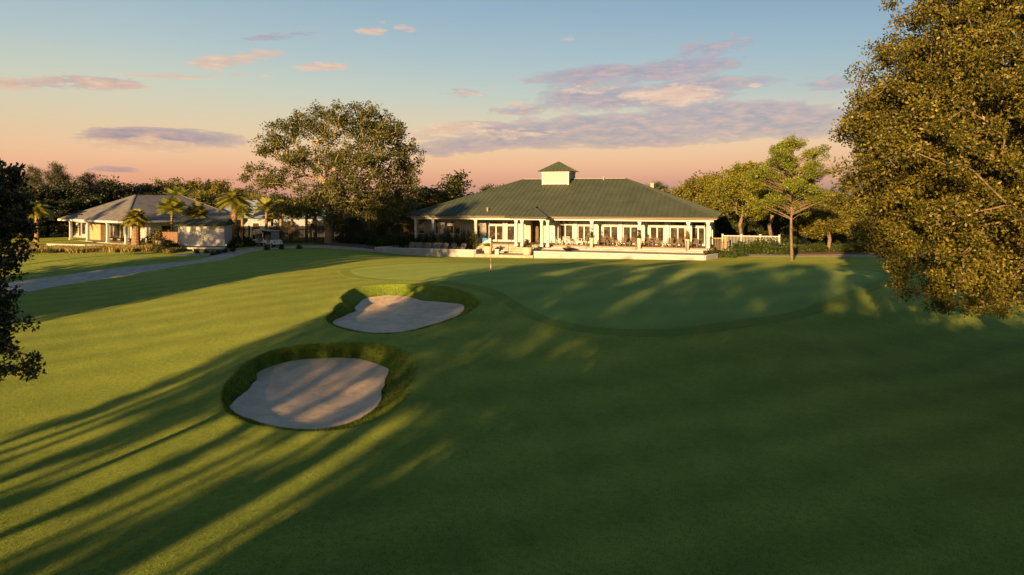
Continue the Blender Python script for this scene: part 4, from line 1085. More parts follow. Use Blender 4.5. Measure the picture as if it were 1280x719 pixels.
def round_table(u, rec, mat, label, r=.42, h=.72):
    X, Y = h2w(sx(u, rec), rec); t = thing('round_table', label, 'table', (X, Y, 1.5))
    m = MB(); m.lathe([(r,h-.03),(r,h)], n=20); m.build('tabletop', mat, t)
    m = MB(); m.lathe([(.05,.03),(.04,h-.03)], n=8); m.lathe([(.22,0),(.2,.03)], n=12); m.build('pedestal', mat, t)
round_table(708, .8, M['white'], 'white round table among the white chairs nearest the portico')
round_table(727, .9, M['white'], 'white round table among the chairs behind the first porch column')
for u in (771, 828): round_table(u, .6, M['pot'], 'small pale side table between brown lounge chairs, %s' % ('left of the middle porch column' if u < 800 else 'right of the middle porch column'), .2, .45)
# fire bowl on the terrace
t = thing('fire_bowl', 'dark low fire bowl on the right terrace near the portico', 'fire pit', at_house(sx(710,-3.4), -3.4, zabs=1.06))
m = MB(); m.lathe([(.3,0),(.35,.08),(.62,.3),(.68,.36),(.6,.36),(.35,.3)], n=20); m.build('bowl', M['metal_dark'], t, smooth=True)
m = MB()
for k in range(5): m.bar((-.3+.1*k,-.2+.08*k,.36),(.3-.12*k,.2-.03*k,.46+.03*k),.1)
m.build('logs', M['bark'], t)
# white railing right of the clubhouse
def fence_run(name, label, cat, pts, hgt, mat, pick=.13, post_every=2.2, pw=.16, group=None):
    x0, y0 = pts[0]; t = thing(name, label, cat, (x0, y0, tz(x0, y0)), 0, group); zb = tz(x0, y0)
    for (a_, b_) in zip(pts[:-1], pts[1:]):
        Ld = math.dist(a_, b_); npst = max(1, round(Ld/post_every)); m = MB()
        def g(f, z): X = a_[0]+(b_[0]-a_[0])*f; Y = a_[1]+(b_[1]-a_[1])*f; return (X-x0, Y-y0, tz(X, Y)-zb+z)
        m.bar(g(0,hgt-.1), g(1,hgt-.1), .05,.09); m.bar(g(0,.2), g(1,.2), .05,.09)
        k = int(Ld/pick)
        for i_ in range(k): f_ = (i_+.5)/k; m.bar(g(f_,.15), g(f_,hgt-.1), .045, .03)
        m.build('rail_panel', mat, t)
        for i_ in range(npst+1):
            p = MB(); q_ = g(i_/npst, 0); p.box(q_[0]-pw/2,q_[0]+pw/2,q_[1]-pw/2,q_[1]+pw/2,q_[2]-.2,q_[2]+hgt+.06); p.box(q_[0]-pw/2-.03,q_[0]+pw/2+.03,q_[1]-pw/2-.03,q_[1]+pw/2+.03,q_[2]+hgt+.06,q_[2]+hgt+.11); p.build('post', mat, t)
    return t
fence_run('railing', 'white picket railing standing on a raised deck right of the clubhouse', 'railing', [wpt(903, 80), wpt(974, 78.5)], 2.02, M['white'], .16, 2.3)
fence_run('railing', 'short tan picket railing at the right corner of the clubhouse porch', 'railing', [wpt(888, 76.5), wpt(907, 76.5)], 1.9, M['tan'], .2, 1.6)

# ------------------------------------------------------------------ cottage on the left
AX, AY = -49.5, 88.0; ang = math.atan2(10, -14.7)        # local x runs along the lit front, from the far left corner to the near corner
cot = thing('cottage', 'low white cottage with a grey hip roof and open columned porch at the left', 'cottage', (AX, AY, 1.0), math.atan2(-10, 14.7))
# local: x negative along the front (towards the left), y into the house
LW, LD = 17.8, 15.0; q = 0.9; ez = 2.95; rz_ = 6.35
m = MB(); a=(-LW-q+.9,-q,ez); b=(q,-q,ez); c=(q,LD+q,ez); d=(-LW-q+.9,LD+q,ez); e=(-LW/2,5.4,rz_); f=(-LW/2,12.2,rz_)
m.face([a,b,e]); m.face([b,c,f,e]); m.face([c,d,f]); m.face([d,a,e,f]); rf = m.build('roof', M['roof_grey'], cot)
m = MB()
for p, s_ in ((a,e),(b,e),(c,f),(d,f),(e,f)): m.bar((p[0],p[1],p[2]+.02),(s_[0],s_[1],s_[2]+.02),.2,.05)
m.build('ridge_cap', M['roof_grey'], rf)
m = MB(); m.box(a[0]+.02,b[0]-.02,-q+.02,LD+q-.02,ez-.06,ez-.005); m.build('soffit', M['soffit'], cot)
m = MB(); m.box(a[0]-.04,b[0]+.04,-q-.04,-q+.02,ez-.24,ez+.02); m.box(b[0]-.02,b[0]+.04,-q+.02,LD+q,ez-.24,ez+.02); m.box(a[0]-.04,a[0]+.02,-q+.02,LD+q,ez-.24,ez+.02); m.build('fascia', M['white'], cot)
m = MB(); m.box(-LW+.5,.0,-.2,LD,-.6,0); m.build('porch_floor', M['paver'], cot)
def csx(u, rec=0.):
    ca, sa = math.cos(cot.rotation_euler[2]), math.sin(cot.rotation_euler[2]); ox, oy = AX - rec*sa, AY + rec*ca; k = (u-U0)/F
    return (k*oy-ox)/(ca-k*sa)
for u in (88.5, 110, 134.7, 157.8):
    x = csx(u); m = MB(); m.box(x-.15,x+.15,-.15,.15,0,ez-.24); m.box(x-.2,x+.2,-.2,.2,0,.2); m.box(x-.2,x+.2,-.2,.2,ez-.45,ez-.242); m.build('column', M['white'], cot)
m = MB(); cr = 3.0
ops = [(99,101.5,.3,2.3),(102.5,107,.6,2.3),(111.5,116.5,.6,2.3),(138,141.5,.1,2.2),(143,150,.6,2.2),(151.5,155,.3,2.2)]
x = csx(90, cr) ; x0c = x
for (u0,u1,z0,z1) in ops:
    xa, xb = csx(u0,cr), csx(u1,cr); m.box(x,xa,cr,cr+.2,0,ez-.06); m.box(xa,xb,cr,cr+.2,0,z0); m.box(xa,xb,cr,cr+.2,z1,ez-.06); x = xb
m.box(x,-.3,cr,cr+.2,0,ez-.06); m.box(x0c,x0c+.2,cr+.2,LD,0,ez-.06); m.box(-.5,-.3,cr+.2,LD,0,ez-.06); m.build('wall', M['siding'], cot)
m = MB(); m.box(csx(117.5,cr-.1),csx(133,cr-.1),cr-.9,cr-.01,0,ez-.06); m.build('wall_panel', M['tan'], cot)
for (u0,u1,z0,z1) in ops:
    xa, xb = csx(u0,cr), csx(u1,cr); w = MB(); w.box(xa-.08,xa,cr-.05,cr+.1,z0,z1); w.box(xb,xb+.08,cr-.05,cr+.1,z0,z1); w.box(xa-.08,xb+.08,cr-.06,cr+.11,z1,z1+.08)
    fr = w.build('window', M['white'], cot); g = MB(); g.box(xa,xb,cr+.04,cr+.06,z0,z1); g.build('pane', M['glass'], fr)
for (y0, y1) in ((4.5, 6.0), (8.5, 10)):
    w = MB(); w.box(-.32,-.24,y0-.1,y1+.1,.9,2.3); fr = w.build('window', M['white'], cot); g = MB(); g.box(-.24,-.22,y0,y1,1.0,2.2); g.build('pane', M['glass'], fr)
def on_cot(x, y):
    ca, sa = math.cos(cot.rotation_euler[2]), math.sin(cot.rotation_euler[2]); return (AX+x*ca-y*sa, AY+x*sa+y*ca, 1.0)
def sofa(u, rec, label, w=1.5):
    t = thing('porch_sofa', label, 'sofa', on_cot(csx(u, rec), rec), cot.rotation_euler[2])
    m = MB(); m.box(-w/2,w/2,-.4,.4,.12,.3); m.build('base', M['dark_fabric'], t, bevel=.02)
    m = MB(); m.box(-w/2,w/2,.28,.42,.3,.8); m.build('backrest', M['dark_fabric'], t, bevel=.03)
    m = MB(); m.box(-w/2+.1,w/2-.1,-.38,.28,.3,.46); m.build('cushion', M['cart_seat'], t, bevel=.04)
    for s in (-1,1): m = MB(); m.box(s*w/2-.07,s*w/2+.07,-.4,.42,.12,.6); m.build('armrest', M['dark_fabric'], t, bevel=.02)
sofa(141, 1.4, 'dark sofa with tan cushion on the cottage porch between the two right columns')
sofa(152, 1.4, 'dark armchair with tan cushion just left of the nearest cottage column', .9)
sofa(163, 1.2, 'dark armchair on the cottage porch right of the nearest column, beside the date palm', .9)
# low wall and terrace before the cottage
m = MB(); p0 = wpt(60, 84); p1 = wpt(137, 81.5); p2 = wpt(190, 80.0)
m.bar((p0[0],p0[1],1.0-.35+.12),(p1[0],p1[1],1.0-.35+.12),.35,1.0); w = thing('retaining_wall', 'low pale wall edging the cottage terrace above the grassy bank', 'wall', (0,0,0)); m.build('masonry', M['white_wall'], w)
m = MB(); m.bar((p0[0],p0[1],1.30),(p1[0],p1[1],1.30),.42,.06); m.build('coping', M['white'], w)

# ---- green roofed shelter with bench
shx, shy = wpt(252, 77.5); shz = tz(shx, shy)
sh = thing('bench_shelter', 'white boarded shelter with a dark green roof and a bench along its front', 'shelter', (shx, shy, shz), 0)
zt = lambda v, Y=77.5: H - (v-V0)/F*Y - shz
W2 = 2.55
m = MB(); m.box(-W2,W2,0,.12,zt(306),zt(279.5)); m.box(-W2,-W2+.12,.12,2.2,zt(306),zt(279.5)); m.box(W2-.12,W2,.12,2.2,zt(306),zt(279.5)); m.build('wall', M['white'], sh)
m = MB()
for x in (-W2, W2): m.box(x-.07,x+.07,-.07,.07,-.2,zt(279.5))
m.build('corner_post', M['white'], sh)
m = MB(); ye, yr = -.45, 1.2; z0, z1 = zt(281.2), zt(273.6)
m.face([(-W2-.25,ye,z0),(W2+.25,ye,z0),(W2+.25,yr,z1),(-W2-.25,yr,z1)]); m.face([(W2+.25,2.7,z0),(-W2-.25,2.7,z0),(-W2-.25,yr,z1),(W2+.25,yr,z1)])
m.face([(-W2-.25,ye,z0-.06),(-W2-.25,2.7,z0-.06),(W2+.25,2.7,z0-.06),(W2+.25,ye,z0-.06)])
for i in range(19):
    x = -W2-.22+(2*W2+.44)*i/18; m.bar((x,ye,z0+.02),(x,yr,z1+.02),.05,.05)
m.face([(-W2-.249,ye,z0-.06),(-W2-.249,yr,z1),(-W2-.249,2.7,z0-.06)]); m.face([(W2+.249,ye,z0-.06),(W2+.249,2.7,z0-.06),(W2+.249,yr,z1)])
m.box(-W2-.27,W2+.27,ye-.05,ye,z0-.1,z0+.02); m.build('roof', M['roof'], sh)
m = MB()
for k in range(3): m.box(-W2+.35,W2+.35,-.62+k*.17,-.48+k*.17,zt(309.3),zt(308.6))
m.box(-W2+.35,W2+.35,-.12,-.07,zt(307.5),zt(305.3)); m.box(-W2+.35,W2+.35,-.62,-.58,zt(311),zt(309.4)); bench = m.build('bench', M['white'], sh)
for x in (-W2+.5,-.7,.9,W2+.2): m = MB(); m.box(x-.05,x+.05,-.58,-.12,-.25,zt(309.4)-.002); m.build('leg', M['white'], bench)
# slatted litter bin and brick pier
bx_, by_ = wpt(199, 79.2); bz_ = tz(bx_, by_)
t = thing('litter_bin', 'dark slatted litter bin left of the shelter', 'bin', (bx_, by_, bz_))
m = MB()
for k in range(20): a_ = k*math.pi/10; m.bar((.36*math.cos(a_),.36*math.sin(a_),.02),(.36*math.cos(a_),.36*math.sin(a_),.95),.07,.03)
m.build('slats', M['grey_wood'], t)
m = MB(); m.lathe([(.33,.03),(.33,.9)], n=16); m.build('liner', M['metal_dark'], t); m = MB(); m.lathe([(.42,.95),(.42,1.02),(.3,1.1)], n=16); m.build('lid', M['metal_dark'], t)
bx_, by_ = wpt(215, 80.5)
m = MB(); m.box(-.95,.8,-.3,.3,-.3,1.75); m.box(-1.0,.85,-.35,.35,1.75,1.85); o = m.build('brick_pier', M['brick'], None); o.location = (bx_, by_, tz(bx_, by_)); tag(o, 'brown brick wall pier tight against the left side of the shelter', 'wall')

# ---- golf carts
def golf_cart(x, y, rz, label):
    t = thing('golf_cart', label, 'golf cart', (x, y, tz(x, y)+.02), rz, 'golf carts')
    # local: +x is the nose
    m = MB(); prof = [(-1.2,.35),(-1.2,.72),(-.95,.80),(-.3,.80),(-.3,.42),(.35,.42),(.45,.70),(.62,.90),(.95,.84),(1.2,.62),(1.24,.36)]
    for s in (-1, 1): m.face([(p[0], s*.58, p[1]) for p in (prof if s < 0 else prof[::-1])])
    for (p, q_) in zip(prof, prof[1:]+prof[:1]): m.face([(p[0],-.58,p[1]),(p[0],.58,p[1]),(q_[0],.58,q_[1]),(q_[0],-.58,q_[1])])
    m.build('body', M['cart_body'], t, bevel=.04)
    m = MB(); m.box(-.75,-.15,-.55,.55,.80,.95); m.build('seat', M['cart_seat'], t, bevel=.04)
    m = MB(); m.bar((-.72,-.52,1.18),(-.72,.52,1.18),.12,.42); m.build('backrest', M['cart_seat'], t, bevel=.03)
    m = MB(); m.box(-1.05,.72,-.62,.62,1.84,1.92); m.build('canopy', M['cart_roof'], t, bevel=.03)
    for (xa,za,xb) in ((.62,.86,.5),(-.98,.78,-.9)):
        for s in (-1,1): m = MB(); m.bar((xa,s*.55,za),(xb,s*.55,1.84),.04); m.build('roof_post', M['metal_dark'], t)
    m = MB(); m.face([(.61,-.5,.92),(.61,.5,.92),(.51,.5,1.78),(.51,-.5,1.78)]); m.build('windshield', M['glass'], t)
    m = MB(); m.tube([(.45,.25,.8),(.25,.25,1.05)],.02); m.lathe([(.17,1.05),(.17,1.08)],.22,.25,14); m.build('steering_wheel', M['metal_dark'], t)
    m = MB(); m.box(-1.5,-1.2,-.45,.45,.55,.7); m.box(-1.42,-1.25,-.35,.35,.7,1.25); m.build('bag_rack', M['dark_fabric'], t)
    for s in (-1,1):
        m = MB(); m.box(1.15,1.22,s*.42-.1,s*.42+.1,.55,.66); m.build('headlight', M['glass'], t)
        for xx_ in (-.82,.85):
            w = MB(); pr_ = [(s*.50,.02),(s*.50,.21),(s*.54,.24),(s*.64,.24),(s*.68,.21),(s*.68,.02)]; nn = 18
            for (p, q_) in zip(pr_, pr_[1:]):
                for i in range(nn):
                    a1 = 2*math.pi*i/nn; a2 = 2*math.pi*(i+1)/nn
                    w.face([(xx_+p[1]*math.cos(a1),p[0],.24+p[1]*math.sin(a1)),(xx_+p[1]*math.cos(a2),p[0],.24+p[1]*math.sin(a2)),(xx_+q_[1]*math.cos(a2),q_[0],.24+q_[1]*math.sin(a2)),(xx_+q_[1]*math.cos(a1),q_[0],.24+q_[1]*math.sin(a1))])
            wh = w.build('wheel', M['rubber'], t)
            h_ = MB(); h_.face([(xx_+.12*math.cos(2*math.pi*i/14), s*.685, .24+.12*math.sin(2*math.pi*i/14)) for i in range(14)]); h_.build('hub', M['cart_body'], wh)
x, y = wpt(341, 79.3); golf_cart(x, y, -.75, 'white golf cart parked in front on the path by the dark fence')
x, y = wpt(329, 81.2); golf_cart(x, y, -.45, 'white golf cart partly hidden behind the front cart')

# ---- dark fence behind the carts, with the pale building beyond
def board_fence(p, q_, hgt, label):
    t = thing('board_fence', label, 'fence', (p[0], p[1], tz(*p)))
    Ld = math.dist(p, q_); k = int(Ld/.16); m = MB()
    for i in range(k):
        f_ = (i+.5)/k; X = (q_[0]-p[0])*f_; Y = (q_[1]-p[1])*f_; hh = hgt + random.uniform(-.03,.03)
        dx, dy = (q_[0]-p[0])/Ld*.07, (q_[1]-p[1])/Ld*.07
        m.face([(X-dx,Y-dy-.02,-.3),(X+dx,Y+dy-.02,-.3),(X+dx,Y+dy-.02,hh),(X,Y-.02,hh+.05),(X-dx,Y-dy-.02,hh)])
        m.face([(X+dx,Y+dy+.01,-.3),(X-dx,Y-dy+.01,-.3),(X-dx,Y-dy+.01,hh),(X+dx,Y+dy+.01,hh)])
    m.bar((0,.05,hgt*.8),(q_[0]-p[0],q_[1]-p[1]+.05,hgt*.8),.05,.1); m.build('boards', M['hedge_fence'], t)
    for i in range(int(Ld/2.5)+1): f_ = i*2.5/Ld; m = MB(); X=(q_[0]-p[0])*f_; Y=(q_[1]-p[1])*f_; m.box(X-.07,X+.07,Y+.03,Y+.17,-.3,hgt+.1); m.build('post', M['hedge_fence'], t)
board_fence(wpt(284, 84.5), wpt(412, 86.5), 2.2, 'dark board fence behind the golf carts and under the palms')
board_fence(wpt(412, 90), wpt(520, 93), 2.3, 'dark board fence in the shade right of the wide old tree')
bx_, by_ = wpt(348, 101); bd = thing('outbuilding', 'white building toned blue for shade, glimpsed between palms behind the fence', 'building', (bx_, by_, 1.0), -.12)
m = MB(); m.box(-9.5,9.5,0,8,-.2,3.0); m.build('wall', M['shaded_wall'], bd)
m = MB(); m.face([(-4,-.6,2.9),(9.9,-.6,2.9),(9.0,4,4.3),(-2,4,4.3)]); m.face([(9.9,8.6,2.9),(-4,8.6,2.9),(-2,4,4.3),(9.0,4,4.3)]); m.face([(-4,8.6,2.9),(-4,-.6,2.9),(-2,4,4.3)]); m.face([(9.9,-.6,2.9),(9.9,8.6,2.9),(9,4,4.3)])
m.face([(-10,-.6,2.95),(-3.9,-.6,2.95),(-4.6,4,5.6),(-9.4,4,5.6)]); m.face([(-3.9,-.6,2.95),(-3.9,8.6,2.95),(-4.6,4,5.6)]); m.face([(-3.9,8.6,2.95),(-10,8.6,2.95),(-9.4,4,5.6),(-4.6,4,5.6)]); m.build('roof', M['shaded_wall'], bd)
for x in (-7,-3.5,1,5.5): w = MB(); w.box(x-.6,x+.6,-.06,-.01,1.0,2.3); fr = w.build('window', M['white'], bd); g = MB(); g.box(x-.5,x+.5,-.08,-.061,1.1,2.2); g.build('pane', M['glass'], fr)

# ---- flagstick
fx, fy = wpt(613.5, 50); fz = tz(fx, fy)
t = thing('flagstick', 'slim flagstick with a small blue and white flag standing in the hole on the green', 'flagstick', (fx, fy, fz))
m = MB(); m.tube([(0,0,-.1),(0,0,2.3)],.028,8); m.build('pole', M['rod'], t)
# the small flag: blue above the diagonal, white below, gently waved
m = MB(); nn = 12; x_ = lambda i: -.60*i/nn
def fy_(i): return .04*math.sin(i*.8)
for i in range(nn):
    for (lo0, hi0, lo1, hi1, mi_) in ((1.93, 1.93+.37*(1-i/nn), 1.93, 1.93+.37*(1-(i+1)/nn), 1), (1.93+.37*(1-i/nn), 2.30, 1.93+.37*(1-(i+1)/nn), 2.30, 0)):
        m.cur = mi_; m.face([(x_(i)-.03,fy_(i),lo0),(x_(i+1)-.03,fy_(i+1),lo1),(x_(i+1)-.03,fy_(i+1),hi1),(x_(i)-.03,fy_(i),hi0)])
m.build('flag', [M['flag_blue'], M['flag_white']], t)
m = MB(); m.lathe([(.055,.032),(.055,.036)], n=14); m.build('cup', M['soil'], t)
# ------------------------------------------------------------------ trees outside the frame whose shadows fall on the course
def in_at(a, t): return (a*math.sin(SUN_AZ)+t*math.cos(SUN_AZ), a*math.cos(SUN_AZ)-t*math.sin(SUN_AZ))
pine_c = pine_proto(91, 19, .56, 3.3, 100, 60, .5, spread=.75, leafm=M['wood_leaf_shade'], rb=.3)
pine_c['category'] = 'tree'
GC = 'tall pines behind the viewer'
rc = random.Random(12)
def caster(p, a, t, top, hp, w, label, g):
    x, y = in_at(a, t); z = tz(x, y); s = (top - z) / hp
    place(p, used, (x, y, z-.1), rc.uniform(0, 6.28), (s*w, s*w, s), label, g)
CAST = []
airy = proto_tree(95, M['wood_leaf_shade'], M['bark'], h=10, w=4.6, z0=.35, nclump=75, per=34, size=.3, spread=.6); airy['category'] = 'tree'  # sparse crown added out of view to soften light on the shelter
slender = proto_tree(97, M['wood_leaf_shade'], M['bark'], h=11, w=.75, z0=.08, name='slender_shadow_tree', nclump=70, per=30, size=.22, spread=.42); slender['category'] = 'tree'  # unseen, narrow crowns shaped to throw thin shadow streaks on the lawn
for (a, t, aend, w) in ((-18,-22.6,24,1.0),(-26,-21.2,30,.8),(-14,-19.9,20,.9),(-22,-18.4,30,.6),(-16,-16.9,18,.8),(-27,-15.3,30,.6),(-20,-13.8,20,.8),(-32,-12.4,28,.8),(-15,-11.5,25,1.3),(-24,-10.2,32,1.4),(-13,-9.3,24,1.5)):
    caster(slender, a, t, (aend-a)*math.tan(SUN_EL), 11.4, w*11.4/((aend-a)*math.tan(SUN_EL)), 'slender tree added behind the viewer to cast a thin shadow', 'slender shadow trees added behind the viewer')
for k_, t in enumerate((-13.6,-11.6,-9.4,-7.5,-5.2,-3.3,-1.2,.6,2.4)):
    caster(slender, -30 - 3*(k_ % 3), t, 16.2 + .9*(k_*2 % 3), 11.4, .95, 'slender tree added behind the viewer to cast a thin shadow', 'slender shadow trees added behind the viewer')
caster(airy, 24, -67.5, 13.0, 10.4, .55, 'thin crowned tree added left of the viewer to dapple the white shelter', 'airy trees added left of the viewer')
for (a, t, w) in ((-24,-21.5,.8),(-33,-19.5,.8),(-22,-17.2,.75),(-36,-16,.9),(-28,-14.2,.8),(-24,-11.6,.85),(-38,-12.2,.9),(-31,-9,.9),(-25,-6.3,.95),(-34,-4,1.0),(-27,-2.2,1.0),(-40,-7.5,1.0),(-42,-20.5,.9),(-45,-1.5,.9)):
    top = (.9 + (60 - a)*math.tan(SUN_EL)) if t < -15 else (.75 + (71 - a)*math.tan(SUN_EL))
    if t > -15: top *= rc.choice((.88, .95, 1.0)); w *= .8
    caster(pine_c, a, t, top, 19.4, w*19.4/top*.95, 'tall pine behind the viewer shading the near lawn', GC)
for (a, t, top, w) in ((-14,-4.5,9.5,.95),(-18,-1,12,1.0),(-13,1.5,11,1.0),(-17,4,12,1.0),(-14,7,11.2,1.0),(-16,11,11,1.0),(-14,15,10.5,1.1),(-15,20,10,1.1),(-10,25,9,1.1),(-22,-6.5,12,.9),(-26,2,13.5,1.0),(-25,8,13.5,1.0),(-19,-8.5,9,.8),(-12,-7,8,.8),(-20,-5.8,9,.8),(-11,-3.4,7.5,.8),(-16,-6,8.5,.8)):
    caster(pt_dark[int(abs(a)) % 3], a, t, top, 10.4, w, 'low dense tree behind the viewer shading the foreground', 'low trees behind the viewer')
for (a, t, top, w) in ((2,-42.8,20.5,.55),(5,-47,21,.62),(10,-50,17,.85),(2,-53,17,.8),(15,-57,15.5,1.0),(6,-61,14,1.0),(-4,-48,16,.9)):
    caster(pt_dark[int(abs(a)) % 3], a, t, top, 10.4, w, 'tall dark tree left of the viewer shading the far left lawn', 'trees left of the viewer')

for (a, t, top, w) in ((20,-82,16.5,.8),(14,-91,15.5,.8)):
    caster(pine_c, a, t, top, 19.4, w, 'tall pine left of the viewer casting shade on the cottage', 'pines left of the viewer')
# ------------------------------------------------------------------ sky, sun and camera
w = bpy.data.worlds.new('World'); scene.world = w; w.use_nodes = True
nt = w.node_tree; nt.nodes.clear()
out = nt.nodes.new('ShaderNodeOutputWorld'); bg = nt.nodes.new('ShaderNodeBackground')
sky = nt.nodes.new('ShaderNodeTexSky'); sky.sky_type = 'NISHITA'; sky.sun_disc = False
sky.sun_elevation = SUN_EL; sky.sun_rotation = SUN_AZ + math.pi; sky.air_density = 1.2; sky.dust_density = 1.5
tc = nt.nodes.new('ShaderNodeTexCoord'); sp = nt.nodes.new('ShaderNodeSeparateXYZ'); L(nt, tc.outputs['Generated'], sp.inputs[0])
az = math_(nt, 'ARCTAN2', sp.outputs[0], sp.outputs[1]); el = math_(nt, 'ARCSINE', sp.outputs[2])
def lin(c): return tuple(((x/255)/12.92 if x/255 <= .04045 else ((x/255+.055)/1.055)**2.4) for x in c)
elf = math_(nt, 'DIVIDE', el, R(30), clamp=True)
def px_el(v): return math.degrees(math.atan((V0-v)/F/1.06))/30
rL = ramp(nt, elf, [(0, lin((236,160,134))), (px_el(222), lin((246,170,142))), (px_el(195), lin((250,192,155))), (px_el(160), lin((233,202,165))), (px_el(110), lin((210,209,188))), (px_el(60), lin((182,198,200))), (px_el(0), lin((158,184,198))), (.8, lin((120,155,185))), (1, lin((95,130,165)))])
rR = ramp(nt, elf, [(0, lin((140,125,142))), (px_el(236), lin((172,136,140))), (px_el(222), lin((216,146,138))), (px_el(205), lin((230,164,138))), (px_el(178), lin((234,182,150))), (px_el(150), lin((205,182,165))), (px_el(110), lin((158,172,180))), (px_el(60), lin((132,160,182))), (px_el(0), lin((110,142,174))), (.8, lin((85,120,160))), (1, lin((70,105,150)))])
side = math_(nt, 'MULTIPLY_ADD', az, 1/R(60), .5, clamp=True)
base = mixc(nt, side, rL, rR)
# clouds: long flat banks at fixed bearings, broken up by noise
cx_ = nt.nodes.new('ShaderNodeCombineXYZ'); L(nt, math_(nt, 'MULTIPLY', az, 1.0), cx_.inputs[0]); L(nt, math_(nt, 'MULTIPLY', el, 4.2), cx_.inputs[1])
def wn(scale, det, rough, dist=0):
    n_ = nt.nodes.new('ShaderNodeTexNoise'); n_.inputs['Scale'].default_value = scale; n_.inputs['Detail'].default_value = det; n_.inputs['Roughness'].default_value = rough; n_.inputs['Distortion'].default_value = dist
    L(nt, cx_.outputs[0], n_.inputs['Vector']); return n_.outputs[0]
nA = wn(9, 8, .62, .3); nB = wn(30, 6, .65, .2)
nz = math_(nt, 'ADD', math_(nt, 'MULTIPLY', nA, .6), math_(nt, 'MULTIPLY', nB, .4))
def ell(u, v, hw, hh, tilt=0, k=1.0):
    a0 = math.atan((u-U0)/F); e0 = math.atan((V0-v)/F*math.cos(a0)); sa = hw*1.15/F*math.cos(a0)**2; se = hh*1.3/F*math.cos(a0)
    da = math_(nt, 'SUBTRACT', az, a0); de = math_(nt, 'SUBTRACT', el, e0)
    if tilt: de = math_(nt, 'MULTIPLY_ADD', da, -tilt, de)
    p = math_(nt, 'MULTIPLY', da, 1/sa); q = math_(nt, 'MULTIPLY', de, 1/se)
    s = math_(nt, 'ADD', math_(nt, 'MULTIPLY', p, p), math_(nt, 'MULTIPLY', q, q))
    return math_(nt, 'MULTIPLY', math_(nt, 'SUBTRACT', 1.0, s, clamp=True), k)
def union(L_):
    r_ = L_[0]
    for x in L_[1:]: r_ = math_(nt, 'MAXIMUM', r_, x)
    return r_
purple = union([ell(800,162,290,20,.02,1.35), ell(930,150,160,22,-.05,1.3), ell(800,120,170,17,.05,1.1), ell(790,92,140,15,.05,1.05), ell(620,176,120,13,.12,.95), ell(885,62,60,16,.2,.6), ell(1040,104,50,10,-.05,.6), ell(660,135,70,10,.0,.6), ell(945,108,16,5,0,.6), ell(210,173,120,11,.0,1.2), ell(140,212,45,4,0,.6), ell(100,104,110,8,.07,.9), ell(355,46,60,5,.1,.6), ell(590,117,46,6,-.05,.6)])
pink = union([ell(835,118,75,13,-.03,1.15), ell(640,130,40,7,0,.7), ell(755,112,50,6,0,.6), ell(880,170,70,6,0,.55), ell(640,168,90,6,.05,.7), ell(560,163,60,10,.05,.9), ell(700,136,40,7,0,.6), ell(790,133,40,6,0,.5), ell(180,181,110,9,0,1.1), ell(100,104,130,8,.05,1.0), ell(225,96,90,4,.05,.8), ell(20,108,50,5,0,.8), ell(285,77,52,9,.12,1.0), ell(325,68,40,6,.1,.7), ell(400,83,46,5,.05,1.0), ell(468,39,24,5,0,1.0), ell(506,36,18,5,0,1.0), ell(478,28,8,3,0,.5), ell(548,74,10,3,0,.5), ell(588,118,40,5,-.03,.7), ell(285,204,30,4,0,.6), ell(945,107,14,5,0,.5), ell(710,48,14,4,0,.5), ell(55,142,40,3,0,.45), ell(300,93,45,3,0,.5)])
dP = ramp(nt, math_(nt, 'MULTIPLY', math_(nt, 'MULTIPLY_ADD', purple, 1.3, math_(nt, 'MULTIPLY_ADD', nz, 5.2, -2.95)), math_(nt, 'MULTIPLY', purple, 6, clamp=True), clamp=True), [(.0, (0,0,0)), (.3, (.55,.55,.55)), (.75, (.95,.95,.95))])
dK = ramp(nt, math_(nt, 'MULTIPLY', math_(nt, 'MULTIPLY_ADD', pink, 1.3, math_(nt, 'MULTIPLY_ADD', nz, 5.6, -3.3)), math_(nt, 'MULTIPLY', pink, 6, clamp=True), clamp=True), [(.0, (0,0,0)), (.25, (.5,.5,.5)), (.7, (.95,.95,.95))])
pc = ramp(nt, nB, [(.35, lin((136,116,150))), (.5, lin((166,136,158))), (.68, lin((212,156,152)))])
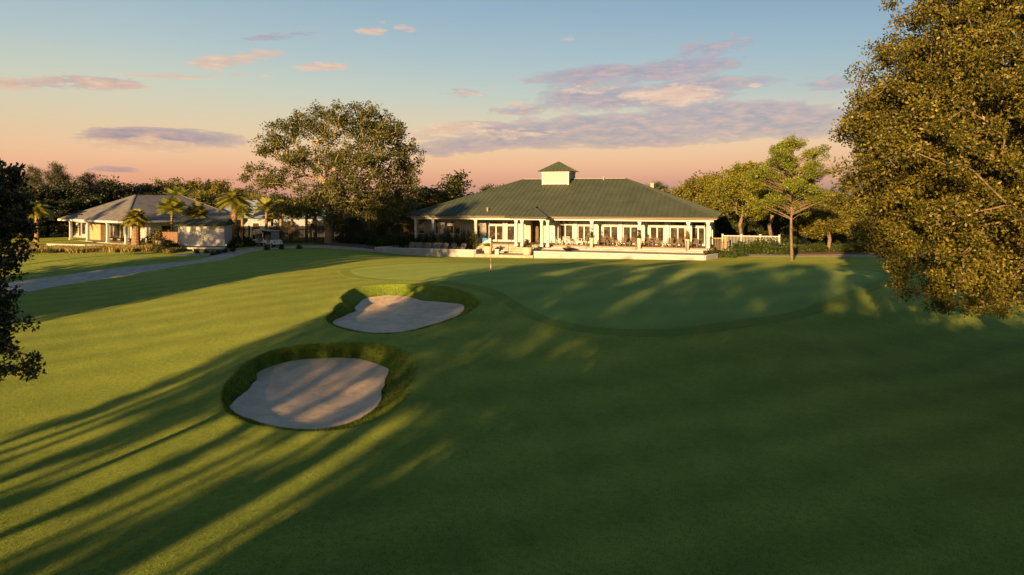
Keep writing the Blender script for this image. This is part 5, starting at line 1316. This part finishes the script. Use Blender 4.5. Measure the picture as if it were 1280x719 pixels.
kc = ramp(nt, nB, [(.35, lin((226,165,145))), (.55, lin((240,188,158))), (.7, lin((246,212,180)))])
col = mixc(nt, dP, base, pc); col = mixc(nt, math_(nt, 'MULTIPLY', dK, .9), col, kc)
EXPO = 1.48; STR = .1; SKY_K = .74
col = mixc(nt, 1.0, col, (SKY_K/STR/2**EXPO,)*3, 'MULTIPLY')
nsk = mixc(nt, 1.0, sky.outputs[0], (.17,)*3, 'MULTIPLY')
# towards the viewer's side of the sky the gradient hands over to the physical sky alone
front = math_(nt, 'MULTIPLY_ADD', sp.outputs[1], .6, .75, clamp=True)
low = mixc(nt, 1.0, col, front, 'MULTIPLY')
tot = mixc(nt, 1.0, low, nsk, 'ADD')
grd = math_(nt, 'MULTIPLY_ADD', sp.outputs[2], 60, 1.0, clamp=True)
tot = mixc(nt, grd, (.3, .25, .2), tot)
L(nt, tot, bg.inputs[0]); bg.inputs[1].default_value = STR; L(nt, bg.outputs[0], out.inputs[0])
w.cycles.sampling_method = 'MANUAL'; w.cycles.sample_map_resolution = 512

sd = bpy.data.lights.new('sun', 'SUN'); sd.energy = 5.0; sd.angle = R(.5); sd.color = (1.0, .58, .22)
so = link(bpy.data.objects.new('sun', sd))
from mathutils import Vector
d = Vector((math.sin(SUN_AZ)*math.cos(SUN_EL), math.cos(SUN_AZ)*math.cos(SUN_EL), -math.sin(SUN_EL)))
so.rotation_euler = d.to_track_quat('-Z', 'Y').to_euler()

cd = bpy.data.cameras.new('camera'); cam = link(bpy.data.objects.new('camera', cd))
cam.location = (0, 0, H); cam.rotation_euler = (R(90), 0, 0)
cd.sensor_width = 36; cd.lens = F/1280*36; cd.shift_y = -(359.5-V0)/1280; cd.clip_end = 5000; cd.clip_start = .1
scene.camera = cam
vs = scene.view_settings; vs.view_transform = 'Standard'; vs.look = 'None'; vs.exposure = EXPO; vs.gamma = 1; vs.use_curve_mapping = False
scene.render.engine = 'CYCLES'
scene.cycles.max_bounces = 6; scene.cycles.transparent_max_bounces = 8; scene.cycles.diffuse_bounces = 3
